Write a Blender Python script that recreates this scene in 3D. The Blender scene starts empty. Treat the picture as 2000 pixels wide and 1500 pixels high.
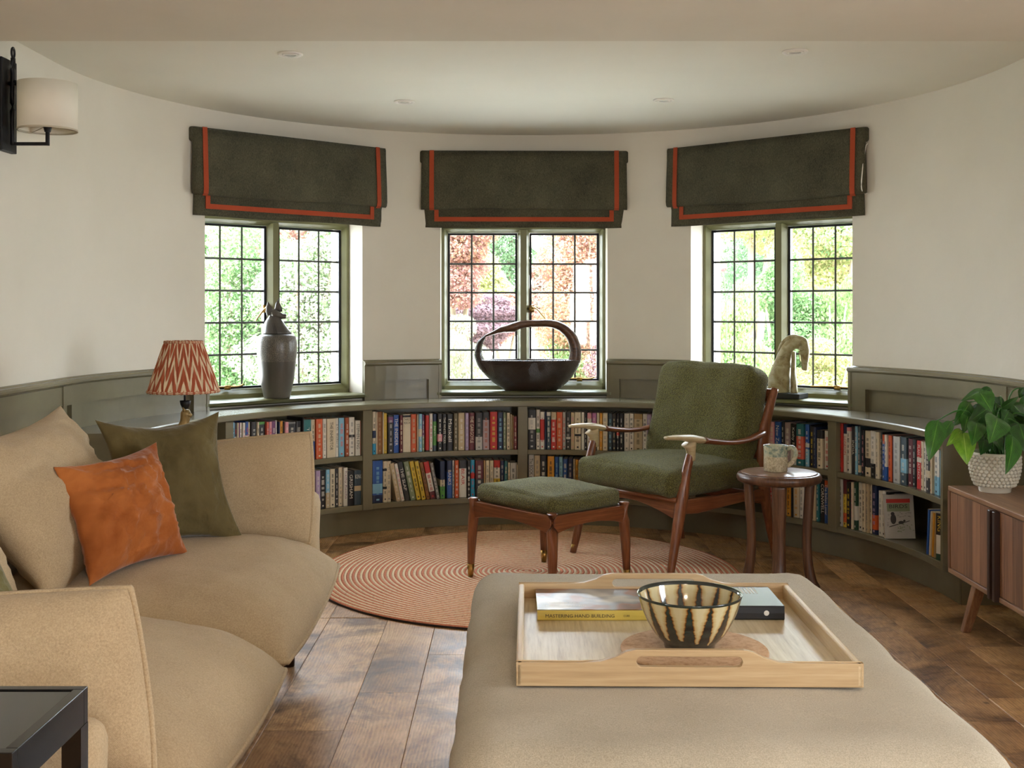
import bpy, bmesh, math, random
import numpy as np
from mathutils import Vector, Matrix, noise
random.seed(7)
SC = bpy.context.scene
COL = SC.collection
PI = math.pi
# ------------------------------------------------------------------ camera
F = 2250.0; HZ = 605.0; CAMZ = 1.15
cam = bpy.data.cameras.new('camera'); camo = bpy.data.objects.new('camera', cam); COL.objects.link(camo)
camo.location = (0, 0, CAMZ); camo.rotation_euler = (PI / 2, 0, 0)
cam.sensor_width = 36; cam.lens = 36 * F / 2000; cam.shift_y = -(750 - HZ) / 2000
cam.clip_start = .05; cam.clip_end = 200
SC.camera = camo
# ------------------------------------------------------------------ sky, sun, exposure
SKY = 15.5
w = bpy.data.worlds.new('overcast_sky'); SC.world = w; w.use_nodes = True
wn = w.node_tree.nodes; wl = w.node_tree.links
bg = wn['Background']; bg.inputs['Strength'].default_value = SKY
tc = wn.new('ShaderNodeTexCoord'); sx = wn.new('ShaderNodeSeparateXYZ'); rp = wn.new('ShaderNodeValToRGB')
wl.new(tc.outputs['Generated'], sx.inputs[0]); wl.new(sx.outputs['Z'], rp.inputs[0]); wl.new(rp.outputs[0], bg.inputs['Color'])
rp.color_ramp.elements[0].position = 0.0; rp.color_ramp.elements[0].color = (.94, .975, 1.03, 1)
rp.color_ramp.elements[1].position = .9; rp.color_ramp.elements[1].color = (.78, .92, 1.14, 1)
sun = bpy.data.lights.new('sun', 'SUN'); sun.energy = 3.5; sun.angle = math.radians(4); sun.color = (1, .95, .86)
suno = bpy.data.objects.new('sun', sun); COL.objects.link(suno)
suno.rotation_euler = Vector((0.35, 0.55, -0.95)).to_track_quat('-Z', 'Y').to_euler()
vs = SC.view_settings; vs.view_transform = 'Standard'; vs.look = 'None'; vs.exposure = 1.08; vs.gamma = 1.0; vs.use_curve_mapping = False
SC.cycles.max_bounces = 10; SC.cycles.diffuse_bounces = 5; SC.cycles.glossy_bounces = 3
SC.cycles.transparent_max_bounces = 12; SC.cycles.transmission_bounces = 4
SC.cycles.caustics_reflective = False; SC.cycles.caustics_refractive = False
SC.cycles.sample_clamp_indirect = 6.0; SC.cycles.use_denoising = True

CX, CY, RW = .09, 4.52, 1.88            # centre and radius of the round bay
def at(px, py, Y): return Vector(((px - 1000) / F * Y, Y, CAMZ - (py - HZ) / F * Y))
def atz(px, py, z):
    Y = F * (CAMZ - z) / (py - HZ); return Vector(((px - 1000) / F * Y, Y, z))
def pol(r, a, z=0.0):
    a = math.radians(a); return Vector((CX + r * math.sin(a), CY + r * math.cos(a), z))
def ang_px(px, R):                       # angle on the circle of radius R seen at column px
    k = (px - 1000) / F
    A = 1 + k * k; B = -2 * (k * CX + CY); Cc = CX * CX + CY * CY - R * R
    Y = (-B + math.sqrt(B * B - 4 * A * Cc)) / (2 * A)
    return math.degrees(math.atan2(k * Y - CX, Y - CY))
# portals: daylight comes in through the window openings
def portal(c, rz, sxx, szz):
    l = bpy.data.lights.new('window_daylight', 'AREA'); l.shape = 'RECTANGLE'; l.size = sxx; l.size_y = szz; l.energy = 1
    l.cycles.is_portal = True
    o = bpy.data.objects.new('window_daylight', l); COL.objects.link(o); o.location = c; o.rotation_euler = (PI / 2, 0, rz); return o
rl_ = bpy.data.lights.new('room_ceiling_lamp', 'AREA'); rl_.shape = 'DISK'; rl_.size = .45; rl_.energy = 15; rl_.color = (1, .80, .60)
rlo = bpy.data.objects.new('room_ceiling_lamp', rl_); COL.objects.link(rlo); rlo.location = (.4, -.7, 2.03)      # the warm ceiling lamp of the room behind the photographer
WIN = [(-42.5, 'window_1'), (-.75, 'window_2'), (41.75, 'window_3')]
for a, _ in WIN: portal(pol(2.13, a, 1.165), PI - math.radians(a) + PI, .92, .92)

# ------------------------------------------------------------------ materials
def srgb(h):
    if isinstance(h, str):
        h = h.lstrip('#'); h = [int(h[i:i + 2], 16) / 255 for i in (0, 2, 4)]
    return tuple((c / 12.92 if c <= .04045 else ((c + .055) / 1.055) ** 2.4) for c in h) + (1,)
MATS = {}
class NT:
    def __init__(s, name):
        s.m = bpy.data.materials.new(name); s.m.use_nodes = True; s.t = s.m.node_tree; s.n = s.t.nodes; s.l = s.t.links
        s.p = s.n['Principled BSDF']; s.out = s.n['Material Output']
    def new(s, t, **k):
        n = s.n.new(t)
        for a, b in k.items(): setattr(n, a, b)
        return n
    def coord(s, which='Object', scale=(1, 1, 1), rot=(0, 0, 0)):
        if which == 'World':
            g = s.new('ShaderNodeNewGeometry'); o = g.outputs['Position']
        else: o = s.new('ShaderNodeTexCoord').outputs[which]
        mp = s.new('ShaderNodeMapping'); mp.inputs['Scale'].default_value = scale; mp.inputs['Rotation'].default_value = rot
        s.l.new(o, mp.inputs[0]); return mp.outputs[0]
    def noise(s, v, sc, det=3, rough=.5, dist=0):
        n = s.new('ShaderNodeTexNoise'); n.inputs['Scale'].default_value = sc; n.inputs['Detail'].default_value = det
        n.inputs['Roughness'].default_value = rough; n.inputs['Distortion'].default_value = dist
        s.l.new(v, n.inputs['Vector']); return n.outputs[0]
    def ramp(s, v, stops):
        r = s.new('ShaderNodeValToRGB'); e = r.color_ramp.elements
        while len(e) < len(stops): e.new(.5)
        for i, (p, c) in enumerate(stops): e[i].position = p; e[i].color = c if len(c) == 4 else tuple(c) + (1,)
        s.l.new(v, r.inputs[0]); return r.outputs[0]
    def mix(s, f, a, b, mode='MIX'):
        m = s.new('ShaderNodeMix', data_type='RGBA', blend_type=mode)
        for k, v in ((0, f), (6, a), (7, b)):
            if hasattr(v, 'is_linked') or hasattr(v, 'links'): s.l.new(v, m.inputs[k])
            else: m.inputs[k].default_value = v
        return m.outputs[2]
    def math(s, op, a, b=0.0, c=0.0):
        m = s.new('ShaderNodeMath', operation=op)
        for i, v in enumerate((a, b, c)):
            if hasattr(v, 'links'): s.l.new(v, m.inputs[i])
            else: m.inputs[i].default_value = v
        return m.outputs[0]
    def bump(s, h, st=.3, d=.01, prev=None):
        b = s.new('ShaderNodeBump'); b.inputs['Strength'].default_value = st; b.inputs['Distance'].default_value = d
        s.l.new(h, b.inputs['Height'])
        if prev is not None: s.l.new(prev, b.inputs['Normal'])
        s.l.new(b.outputs[0], s.p.inputs['Normal']); return b.outputs[0]
    def col(s, v):
        if hasattr(v, 'links'): s.l.new(v, s.p.inputs['Base Color'])
        else: s.p.inputs['Base Color'].default_value = v
    def set(s, rough=None, metal=None, spec=None, sheen=None):
        if rough is not None:
            if hasattr(rough, 'links'): s.l.new(rough, s.p.inputs['Roughness'])
            else: s.p.inputs['Roughness'].default_value = rough
        if metal is not None: s.p.inputs['Metallic'].default_value = metal
        if spec is not None: s.p.inputs['Specular IOR Level'].default_value = spec
        if sheen is not None: s.p.inputs['Sheen Weight'].default_value = sheen; s.p.inputs['Sheen Roughness'].default_value = .4
def plain(name, c, rough=.5, metal=0, spec=.5, var=.06, nsc=18, bump=0, bsc=60, coat=0):
    if name in MATS: return MATS[name]
    t = NT(name); c = srgb(c); v = t.coord('Object'); n = t.noise(v, nsc, 4)
    lo = tuple(x * (1 - var) for x in c[:3]); hi = tuple(min(1, x * (1 + var)) for x in c[:3])
    t.col(t.ramp(n, [(.3, lo), (.7, hi)])); t.set(rough, metal, spec)
    if bump: t.bump(t.noise(v, bsc, 3), bump, .002)
    if coat: t.p.inputs['Coat Weight'].default_value = coat; t.p.inputs['Coat Roughness'].default_value = .1
    MATS[name] = t.m; return t.m
def m_plaster():
    t = NT('plaster'); v = t.coord('World'); n = t.noise(v, 1.3, 5, .6)
    t.col(t.ramp(n, [(.3, srgb('#d9d3c5')), (.7, srgb('#e2dccf'))])); t.set(.75, spec=.25)
    b = t.bump(t.noise(v, 5, 4, .6), .25, .01); t.bump(t.noise(v, 90, 2), .06, .002, b); return t.m
def m_paint(name, c, rough=.34):
    t = NT(name); v = t.coord('World'); n = t.noise(v, 3, 5, .6); c = srgb(c)
    t.col(t.ramp(n, [(.3, tuple(x * .88 for x in c[:3])), (.7, tuple(x * 1.12 for x in c[:3]))]))
    v2 = t.coord('World', (6, 6, 90)); t.set(rough); t.bump(t.noise(v2, 5, 3), .12, .002); return t.m
def m_wood(name, dark, mid, light, scale=(1, 1, .06), rough=.38, fig=9, coat=0, bump=.06):
    t = NT(name); v = t.coord('Object', scale); a = t.noise(v, fig, 3, .5, 1.2); b = t.noise(v, 130, 3, .65); c_ = t.noise(t.coord('Object', tuple(x if x < .5 else 2.5 * x for x in scale)), fig * 4, 2, .5, .6)
    g = t.mix(.38, t.mix(.4, a, c_), b); c = t.ramp(g, [(.34, srgb(dark)), (.5, srgb(mid)), (.66, srgb(light))]); t.col(c); t.set(rough); t.bump(b, bump, .001)
    if coat: t.p.inputs['Coat Weight'].default_value = coat
    return t.m
def m_fabric(name, c1, c2, sc=260, bump=.35, rough=.9, sheen=.15, big=4, st=(1, 1, 1)):
    t = NT(name); v = t.coord('Object', st); n = t.noise(v, sc, 3, .8); b = t.noise(t.coord('Object'), big, 4, .6)
    g = t.mix(.3, n, b); t.col(t.ramp(g, [(.36, srgb(c1)), (.64, srgb(c2))])); t.set(rough, spec=.2, sheen=sheen)
    wv = t.new('ShaderNodeTexWave', wave_type='BANDS', bands_direction='DIAGONAL'); t.l.new(v, wv.inputs[0]); wv.inputs['Scale'].default_value = sc * .9; wv.inputs['Distortion'].default_value = 6
    bb = t.bump(t.mix(.5, n, wv.outputs[0]), bump, .003); t.bump(t.noise(v, 14, 4, .6), .35, .012, bb); return t.m
def m_boucle(name, c1, c2):
    t = NT(name); v = t.coord('Object'); vo = t.new('ShaderNodeTexVoronoi'); vo.inputs['Scale'].default_value = 230; t.l.new(v, vo.inputs['Vector'])
    n = t.noise(v, 170, 3, .6); g = t.mix(.4, vo.outputs['Distance'], n)
    t.col(t.ramp(g, [(.25, srgb(c2)), (.62, srgb(c1))])); t.set(.95, spec=.15, sheen=.12); t.bump(g, 1.0, -.007); return t.m
def m_floor():
    t = NT('old_oak_boards'); oi = t.new('ShaderNodeObjectInfo'); g = t.new('ShaderNodeNewGeometry')
    off = t.new('ShaderNodeVectorMath', operation='ADD'); t.l.new(g.outputs['Position'], off.inputs[0])
    sc = t.new('ShaderNodeVectorMath', operation='SCALE'); t.l.new(oi.outputs['Random'], sc.inputs[0]); sc.inputs['Scale'].default_value = 37.0
    cmb = t.new('ShaderNodeCombineXYZ'); t.l.new(t.math('MULTIPLY', oi.outputs['Random'], 31.7), cmb.inputs[0]); t.l.new(t.math('MULTIPLY', oi.outputs['Random'], 17.3), cmb.inputs[1])
    t.l.new(cmb.outputs[0], off.inputs[1]); P = off.outputs[0]
    mp = t.new('ShaderNodeMapping'); mp.inputs['Scale'].default_value = (1, .16, 1); t.l.new(P, mp.inputs[0])
    wv = t.new('ShaderNodeTexWave', wave_type='BANDS', bands_direction='X'); t.l.new(mp.outputs[0], wv.inputs[0])
    wv.inputs['Scale'].default_value = 34; wv.inputs['Distortion'].default_value = 22; wv.inputs['Detail'].default_value = 2.5; wv.inputs['Detail Scale'].default_value = .25
    fine = t.noise(mp.outputs[0], 160, 3, .6); big = t.noise(P, 3.2, 5, .65, .6)
    an = t.noise(mp.outputs[0], 26, 4, .6, 1.5); gr = t.mix(.42, t.mix(.5, t.mix(.78, wv.outputs['Color'], an), fine), big)
    base = t.ramp(gr, [(.33, srgb('#7f6044')), (.5, srgb('#bf986c')), (.66, srgb('#e2bd8c'))])
    st = t.ramp(t.noise(P, 2.3, 6, .7, .8), [(.38, srgb('#6a5644')), (.54, (1, 1, 1))])
    base = t.mix(.8, base, st, 'MULTIPLY')
    tone = t.ramp(oi.outputs['Random'], [(0, (.72, .65, .57)), (.5, (1, .96, .9)), (1, (1.15, 1.1, 1.0))])
    base = t.mix(1.0, base, tone, 'MULTIPLY')
    kn = t.new('ShaderNodeTexVoronoi'); kn.inputs['Scale'].default_value = 4.2; t.l.new(P, kn.inputs['Vector'])
    kd = t.ramp(kn.outputs['Distance'], [(.03, (.08, .06, .05)), (.06, (1, 1, 1))]); base = t.mix(.8, base, kd, 'MULTIPLY')
    t.p.inputs['Specular IOR Level'].default_value = .25; t.col(base); t.l.new(t.ramp(t.noise(P, 9, 4, .6), [(.3, (.33,) * 3), (.7, (.5,) * 3)]), t.p.inputs['Roughness'])
    b = t.bump(gr, .25, .002); t.bump(big, .12, .01, b); return t.m
def m_glass():
    t = NT('window_glass'); t.n.remove(t.p); tr = t.new('ShaderNodeBsdfTransparent'); gl = t.new('ShaderNodeBsdfGlossy'); gl.inputs['Roughness'].default_value = .03
    tr.inputs[0].default_value = (.97, .985, .97, 1); lw = t.new('ShaderNodeLayerWeight'); lw.inputs[0].default_value = .35
    mx = t.new('ShaderNodeMixShader'); f = t.math('MULTIPLY_ADD', lw.outputs['Fresnel'], .5, .02)
    t.l.new(f, mx.inputs[0]); t.l.new(tr.outputs[0], mx.inputs[1]); t.l.new(gl.outputs[0], mx.inputs[2]); t.l.new(mx.outputs[0], t.out.inputs[0]); return t.m
def m_leaf(name, cols, trans=.45, rough=.5):
    t = NT(name); t.n.remove(t.p); g = t.new('ShaderNodeNewGeometry')
    st = [(i / max(1, len(cols) - 1), srgb(c)) for i, c in enumerate(cols)]
    c = t.mix(1.0, t.mix(.22, t.ramp(g.outputs['Random Per Island'], st), (.72, .76, .60, 1)), (.46, .46, .46, 1), 'MULTIPLY'); d = t.new('ShaderNodeBsdfDiffuse'); tl = t.new('ShaderNodeBsdfTranslucent')
    t.l.new(c, d.inputs[0]); t.l.new(c, tl.inputs[0]); mx = t.new('ShaderNodeMixShader'); mx.inputs[0].default_value = trans
    t.l.new(d.outputs[0], mx.inputs[1]); t.l.new(tl.outputs[0], mx.inputs[2]); t.l.new(mx.outputs[0], t.out.inputs[0]); return t.m
PLASTER = m_plaster(); CEIL = plain('ceiling_lightened', '#eceae0', .8, var=.02, nsc=2, spec=.2); GREEN = m_paint('olive_paint', '#766f57', .25); GREEN2 = m_paint('olive_paint_window', '#76754f', .35)  # CEIL: lighter copy of the wall tone, imitating a brighter-lit bay ceiling
IRON = plain('black_iron', '#1b1b1d', .45, .5, var=.15, bump=.2); LEAD = plain('lead_came', '#4b4c46', .5, .3)
BRASS = plain('aged_brass', '#b08b4e', .3, 1); FLOORM = m_floor(); GLASS = m_glass()
LINEN = m_fabric('beige_linen', '#a89272', '#cab490', 300, .5); OTTO = m_fabric('oatmeal_linen', '#9f9580', '#cac0aa', 420, .4, big=3)
BOUCLE = m_boucle('green_boucle', '#706c40', '#2f2e1b')
TEAK = m_wood('teak', '#532c1b', '#774528', '#95603f', (1, 1, .06), .3); TEAKX = m_wood('teak_rail', '#532c1b', '#774528', '#95603f', (.06, .06, 1), .3)
TEAKL = m_wood('pale_teak', '#a4906c', '#b9a680', '#cab994', (.2, .2, 1), .35)
WALNUT = m_wood('walnut', '#5a3c29', '#825b40', '#a07755', (1, 1, .05), .4); WALNUTY = m_wood('walnut_length', '#6b4a33', '#8f6a4d', '#ac8765', (1, .05, 1), .35); DARKW = m_wood('dark_carved_wood', '#20130c', '#3e261a', '#56382a', (1, 1, .2), .4)
OAK = m_wood('oak_rail', '#a08560', '#b89c74', '#c9b08a', (.05, 1, 1), .4); OAKY = m_wood('oak_side', '#ab9068', '#c4a97f', '#d6c09a', (1, .05, 1), .4); OAKB = m_wood('oak_veneer', '#a8946f', '#cbbb98', '#dccfb0', (1, .07, 1), .35, 14)

# ------------------------------------------------------------------ mesh helpers
def link(o, parent=None, name=None):
    COL.objects.link(o)
    if parent is not None: o.parent = parent
    return o
def mk(name, verts, faces, mat, parent=None, smooth=False, mi=None, fix=True, loc=None, rz=0):
    me = bpy.data.meshes.new(name); me.from_pydata([tuple(v) for v in verts], [], faces)
    mats = mat if isinstance(mat, (list, tuple)) else [mat]
    for m in mats: me.materials.append(m)
    if mi is not None: me.polygons.foreach_set('material_index', mi)
    if fix:
        bm = bmesh.new(); bm.from_mesh(me); bmesh.ops.recalc_face_normals(bm, faces=bm.faces); bm.to_mesh(me); bm.free()
    if smooth: me.polygons.foreach_set('use_smooth', [True] * len(me.polygons))
    o = bpy.data.objects.new(name, me); link(o, parent)
    if loc is not None: o.location = loc; o.rotation_euler = (0, 0, rz)
    return o
def tag(o, label=None, cat=None, group=None, kind=None):
    if label: o['label'] = label
    if cat: o['category'] = cat
    if group: o['group'] = group
    if kind: o['kind'] = kind
    return o
def empty(name, loc=(0, 0, 0), rz=0, parent=None):
    o = bpy.data.objects.new(name, None); o.empty_display_size = .05; link(o, parent); o.location = loc; o.rotation_euler = (0, 0, rz); return o
def bevel(o, w_=.004, n=2, ang=35):
    m = o.modifiers.new('bevel', 'BEVEL'); m.width = w_; m.segments = n; m.limit_method = 'ANGLE'; m.angle_limit = math.radians(ang); return o
def smooth_by_angle(o):
    o.data.polygons.foreach_set('use_smooth', [True] * len(o.data.polygons)); return o
class MB:
    def __init__(s): s.v = []; s.f = []; s.m = []
    def add(s, vs_, fs, mi=0):
        b = len(s.v); s.v += [Vector(v) for v in vs_]; s.f += [tuple(i + b for i in f) for f in fs]; s.m += [mi] * len(fs); return s
    def box(s, a, b, mi=0, M=None):
        x0, y0, z0 = a; x1, y1, z1 = b
        v = [Vector(p) for p in ((x0, y0, z0), (x1, y0, z0), (x1, y1, z0), (x0, y1, z0), (x0, y0, z1), (x1, y0, z1), (x1, y1, z1), (x0, y1, z1))]
        if M is not None: v = [M @ p for p in v]
        return s.add(v, [(0, 3, 2, 1), (4, 5, 6, 7), (0, 1, 5, 4), (1, 2, 6, 5), (2, 3, 7, 6), (3, 0, 4, 7)], mi)
    def tube(s, path, rad, n=12, up=(0, 0, 1), mi=0, closed=False, power=2):
        P = [Vector(p) for p in path]; N = len(P); rings = []
        if not isinstance(rad, list): rad = [rad] * N
        vv = []; up = Vector(up)
        for i, p in enumerate(P):
            if closed: t = (P[(i + 1) % N] - P[i - 1])
            else: t = P[min(i + 1, N - 1)] - P[max(i - 1, 0)]
            t.normalize(); sd = t.cross(up)
            if sd.length < 1e-4: sd = t.cross(Vector((0, 1, 0)))
            sd.normalize(); u2 = sd.cross(t).normalized()
            r = rad[i]; ra, rb = (r if isinstance(r, (tuple, list)) else (r, r))
            for k in range(n):
                a = 2 * PI * k / n; ca, sa = math.cos(a), math.sin(a)
                if power != 2: ca = math.copysign(abs(ca) ** (2 / power), ca); sa = math.copysign(abs(sa) ** (2 / power), sa)
                vv.append(p + sd * ra * ca + u2 * rb * sa)
        fs = []
        for i in range(N if closed else N - 1):
            j = (i + 1) % N
            for k in range(n): k2 = (k + 1) % n; fs.append((i * n + k, i * n + k2, j * n + k2, j * n + k))
        if not closed: fs.append(tuple(range(n))[::-1]); fs.append(tuple((N - 1) * n + k for k in range(n)))
        return s.add(vv, fs, mi)
    def lathe(s, prof, c=(0, 0, 0), n=32, mi=0, sy=1.0, cap=True):
        c = Vector(c); vv = []; fs = []
        for r, z in prof:
            for k in range(n): a = 2 * PI * k / n; vv.append(c + Vector((r * math.cos(a), r * sy * math.sin(a), z)))
        for i in range(len(prof) - 1):
            for k in range(n): k2 = (k + 1) % n; fs.append((i * n + k, i * n + k2, (i + 1) * n + k2, (i + 1) * n + k))
        if cap: fs.append(tuple(range(n))[::-1]); fs.append(tuple((len(prof) - 1) * n + k for k in range(n)))
        return s.add(vv, fs, mi)
    def stack(s, rings, n=28, mi=0):       # horizontal ellipses (centre, rx, ry) joined from bottom to top
        return s.add([Vector(c) + Vector((rx * math.cos(2 * PI * k / n), ry * math.sin(2 * PI * k / n), 0)) for c, rx, ry in rings for k in range(n)],
            [(i * n + k, i * n + (k + 1) % n, (i + 1) * n + (k + 1) % n, (i + 1) * n + k) for i in range(len(rings) - 1) for k in range(n)] + [tuple(range(n))[::-1], tuple((len(rings) - 1) * n + k for k in range(n))], mi)
    def prism(s, pts, d0, d1, f, mi=0):   # pts 2D, f(p2, d) -> Vector
        n = len(pts); v = [f(p, d0) for p in pts] + [f(p, d1) for p in pts]
        return s.add(v, [tuple(range(n))[::-1], tuple(range(n, 2 * n))] + [(i, (i + 1) % n, n + (i + 1) % n, n + i) for i in range(n)], mi)
    def arc(s, prof, a0, a1, step=2.0, mi=0, C=None, closed=True):
        n = max(1, int(math.ceil(abs(a1 - a0) / step))); m = len(prof); v = []; fs = []
        for i in range(n + 1):
            a = a0 + (a1 - a0) * i / n
            for r, z in prof: v.append(pol(r, a, z))
        for i in range(n):
            for k in range(m): k2 = (k + 1) % m; fs.append((i * m + k, i * m + k2, (i + 1) * m + k2, (i + 1) * m + k))
        fs.append(tuple(range(m))); fs.append(tuple(n * m + k for k in range(m))[::-1])
        return s.add(v, fs, mi)
    def build(s, name, mat, parent=None, smooth=False, **k): return mk(name, s.v, s.f, mat, parent, smooth, s.m if isinstance(mat, (list, tuple)) else None, **k)
def catmull(P, n=6, closed=False):
    P = [Vector(p) for p in P]; out = []; N = len(P)
    rng = range(N) if closed else range(N - 1)
    for i in rng:
        if closed: p0, p1, p2, p3 = P[i - 1], P[i], P[(i + 1) % N], P[(i + 2) % N]
        else: p0, p1, p2, p3 = P[max(i - 1, 0)], P[i], P[i + 1], P[min(i + 2, N - 1)]
        for k in range(n):
            t = k / n; out.append(.5 * ((2 * p1) + (p2 - p0) * t + (2 * p0 - 5 * p1 + 4 * p2 - p3) * t * t + (3 * p1 - p0 - 3 * p2 + p3) * t ** 3))
    if not closed: out.append(P[-1])
    return out
def lerpr(R, n=6):                       # radii to match catmull sampling
    out = []
    for i in range(len(R) - 1):
        a = R[i]; b = R[i + 1]; a = a if isinstance(a, tuple) else (a, a); b = b if isinstance(b, tuple) else (b, b)
        for k in range(n):
            t = k / n; t = t * t * (3 - 2 * t); out.append((a[0] + (b[0] - a[0]) * t, a[1] + (b[1] - a[1]) * t))
    b = R[-1]; out.append(b if isinstance(b, tuple) else (b, b)); return out
def cushion(name, c00, c10, c11, c01, th, mat, parent=None, th2=None, n=30, p=2.6, q=.55, pinch=.05, wr=.006, seed=0, pipe=0, fr=7, rnd=0):
    c00, c10, c11, c01 = map(Vector, (c00, c10, c11, c01)); th2 = th if th2 is None else th2
    N = ((c10 - c00).cross(c01 - c00)).normalized(); V = []; idx = {}; fs = []; border = []
    def base(u, v):
        u, v = u * math.sqrt(1 - rnd * v * v / 2), v * math.sqrt(1 - rnd * u * u / 2)
        uu = u * (1 - pinch * (1 - v * v)); vv = v * (1 - pinch * (1 - u * u)); a = (uu + 1) / 2; b = (vv + 1) / 2
        return c00 * (1 - a) * (1 - b) + c10 * a * (1 - b) + c11 * a * b + c01 * (1 - a) * b
    for side in (1, -1):
        for i in range(n + 1):
            for j in range(n + 1):
                u = math.sin((2 * i / n - 1) * PI / 2 * .92) / math.sin(PI / 2 * .92); v = math.sin((2 * j / n - 1) * PI / 2 * .92) / math.sin(PI / 2 * .92)
                edge = i in (0, n) or j in (0, n)
                if side == -1 and edge: idx[(side, i, j)] = idx[(1, i, j)]; continue
                e = max(0, (1 - abs(u) ** p) * (1 - abs(v) ** p)) ** q; P = base(u, v)
                h = (th if side == 1 else th2) * e
                nz = noise.noise(Vector((u * fr * .35 + seed * 3.1, v * fr * .35, side * 2.0))) + .5 * noise.noise(Vector((u * fr + seed, v * fr * 1.6, side * 3.0)))
                rid = 1 - abs(noise.noise(Vector((u * fr * .6 + v * 2 + seed * 7.7, v * fr * .3 - u, side * 5.0)))) * 2
                P = P + N * side * (h + (nz * wr * 1.3 + max(0, rid - .3) ** 2 * wr * -.9) * min(1, e * 1.5))
                idx[(side, i, j)] = len(V); V.append(P)
    for side in (1, -1):
        for i in range(n):
            for j in range(n):
                f = (idx[(side, i, j)], idx[(side, i + 1, j)], idx[(side, i + 1, j + 1)], idx[(side, i, j + 1)])
                if len(set(f)) == 4: fs.append(f if side == 1 else f[::-1])
    o = mk(name, V, fs, mat, parent, True, fix=False)
    if pipe:
        br = [idx[(1, i, 0)] for i in range(n)] + [idx[(1, n, j)] for j in range(n)] + [idx[(1, i, n)] for i in range(n, 0, -1)] + [idx[(1, 0, j)] for j in range(n, 0, -1)]
        pm = MB(); pm.tube([V[i] for i in br], pipe, 6, up=N, closed=True); pm.build('piping', mat, o, True)
    return o
def rbox(name, size, r, mat, parent=None, n=(14, 14, 8), loc=(0, 0, 0), puff=0, rough=0, rz=0, seed=0, fn=None, seam=0):
    hx, hy, hz = [s / 2 for s in size]; V = []; F_ = []; cache = {}
    def vid(p):
        k = tuple(round(c, 5) for c in p)
        if k not in cache: cache[k] = len(V); V.append(Vector(p))
        return cache[k]
    def spread(i, m): t = -math.cos(PI * i / m); return .5 * t + .5 * (2 * i / m - 1)
    nx, ny, nz = n
    for ax, (ha, hb, hc, na, nb) in enumerate((( hy, hz, hx, ny, nz), (hz, hx, hy, nz, nx), (hx, hy, hz, nx, ny))):
        for sg in (1, -1):
            for i in range(na):
                for j in range(nb):
                    q = []
                    for di, dj in ((0, 0), (1, 0), (1, 1), (0, 1)):
                        a = spread(i + di, na) * ha; b = spread(j + dj, nb) * hb; c = sg * hc
                        p = [0, 0, 0]; p[(ax + 1) % 3] = a; p[(ax + 2) % 3] = b; p[ax] = c; q.append(vid(p))
                    F_.append(tuple(q) if sg > 0 else tuple(q[::-1]))
    out = []
    for p in V:
        inn = Vector((max(-(hx - r), min(hx - r, p.x)), max(-(hy - r), min(hy - r, p.y)), max(-(hz - r), min(hz - r, p.z))))
        d = p - inn
        if d.length > 1e-7: P = inn + d.normalized() * r
        else: P = p.copy()
        if puff:
            e = (1 - (p.x / hx) ** 2) * (1 - (p.y / hy) ** 2); P.z += puff * e * (1 if p.z > 0 else -.3) * abs(p.z / hz)
            P.x += math.copysign(puff * .5, p.x) * (1 - (p.y / hy) ** 2) * (1 - (p.z / hz) ** 2) * abs(p.x / hx) ** 6
            P.y += math.copysign(puff * .5, p.y) * (1 - (p.x / hx) ** 2) * (1 - (p.z / hz) ** 2) * abs(p.y / hy) ** 6
        if rough: P += Vector((noise.noise(p * 9 + Vector((seed, 0, 0))), noise.noise(p * 9 + Vector((0, seed + 9, 0))), noise.noise(p * 9 + Vector((0, 0, seed + 5))))) * rough
        if fn: P = fn(P, p)
        out.append(P)
    o = mk(name, out, F_, mat, parent, True, fix=False); o.location = loc; o.rotation_euler = (0, 0, rz); return o
TXT = {}
def text_mesh(s, size=1.0, ext=.02):
    if s in TXT: return TXT[s]
    c = bpy.data.curves.new('lettering', 'FONT'); c.body = s; c.size = 1; c.extrude = 0; c.align_x = 'CENTER'; c.align_y = 'CENTER'; c.resolution_u = 2
    o = bpy.data.objects.new('lettering', c); COL.objects.link(o); dg = bpy.context.evaluated_depsgraph_get(); dg.update()
    me = bpy.data.meshes.new_from_object(o.evaluated_get(dg)); bpy.data.objects.remove(o); bpy.data.curves.remove(c)
    v = np.empty(len(me.vertices) * 3, dtype=np.float32); me.vertices.foreach_get('co', v); v = v.reshape(-1, 3)
    lo, hi = v.min(0), v.max(0); TXT[s] = (me, float(hi[0] - lo[0]), float(hi[1] - lo[1]), (lo + hi) / 2); return TXT[s]
def lettering(s, M, length, height, mat, parent, name='lettering'):
    """text s laid on the plane of matrix M (x right, y up, z towards the reader), fitted in length x height"""
    me, w_, h_, c = text_mesh(s); v = np.empty(len(me.vertices) * 3, dtype=np.float32); me.vertices.foreach_get('co', v); v = v.reshape(-1, 3) - c
    v[:, 0] *= length / w_; v[:, 1] *= height / h_
    m2 = me.copy(); m2.vertices.foreach_set('co', v.reshape(-1)); m2.materials.clear(); m2.materials.append(mat)
    o = bpy.data.objects.new(name, m2); link(o, parent); o.matrix_local = M; return o
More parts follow.
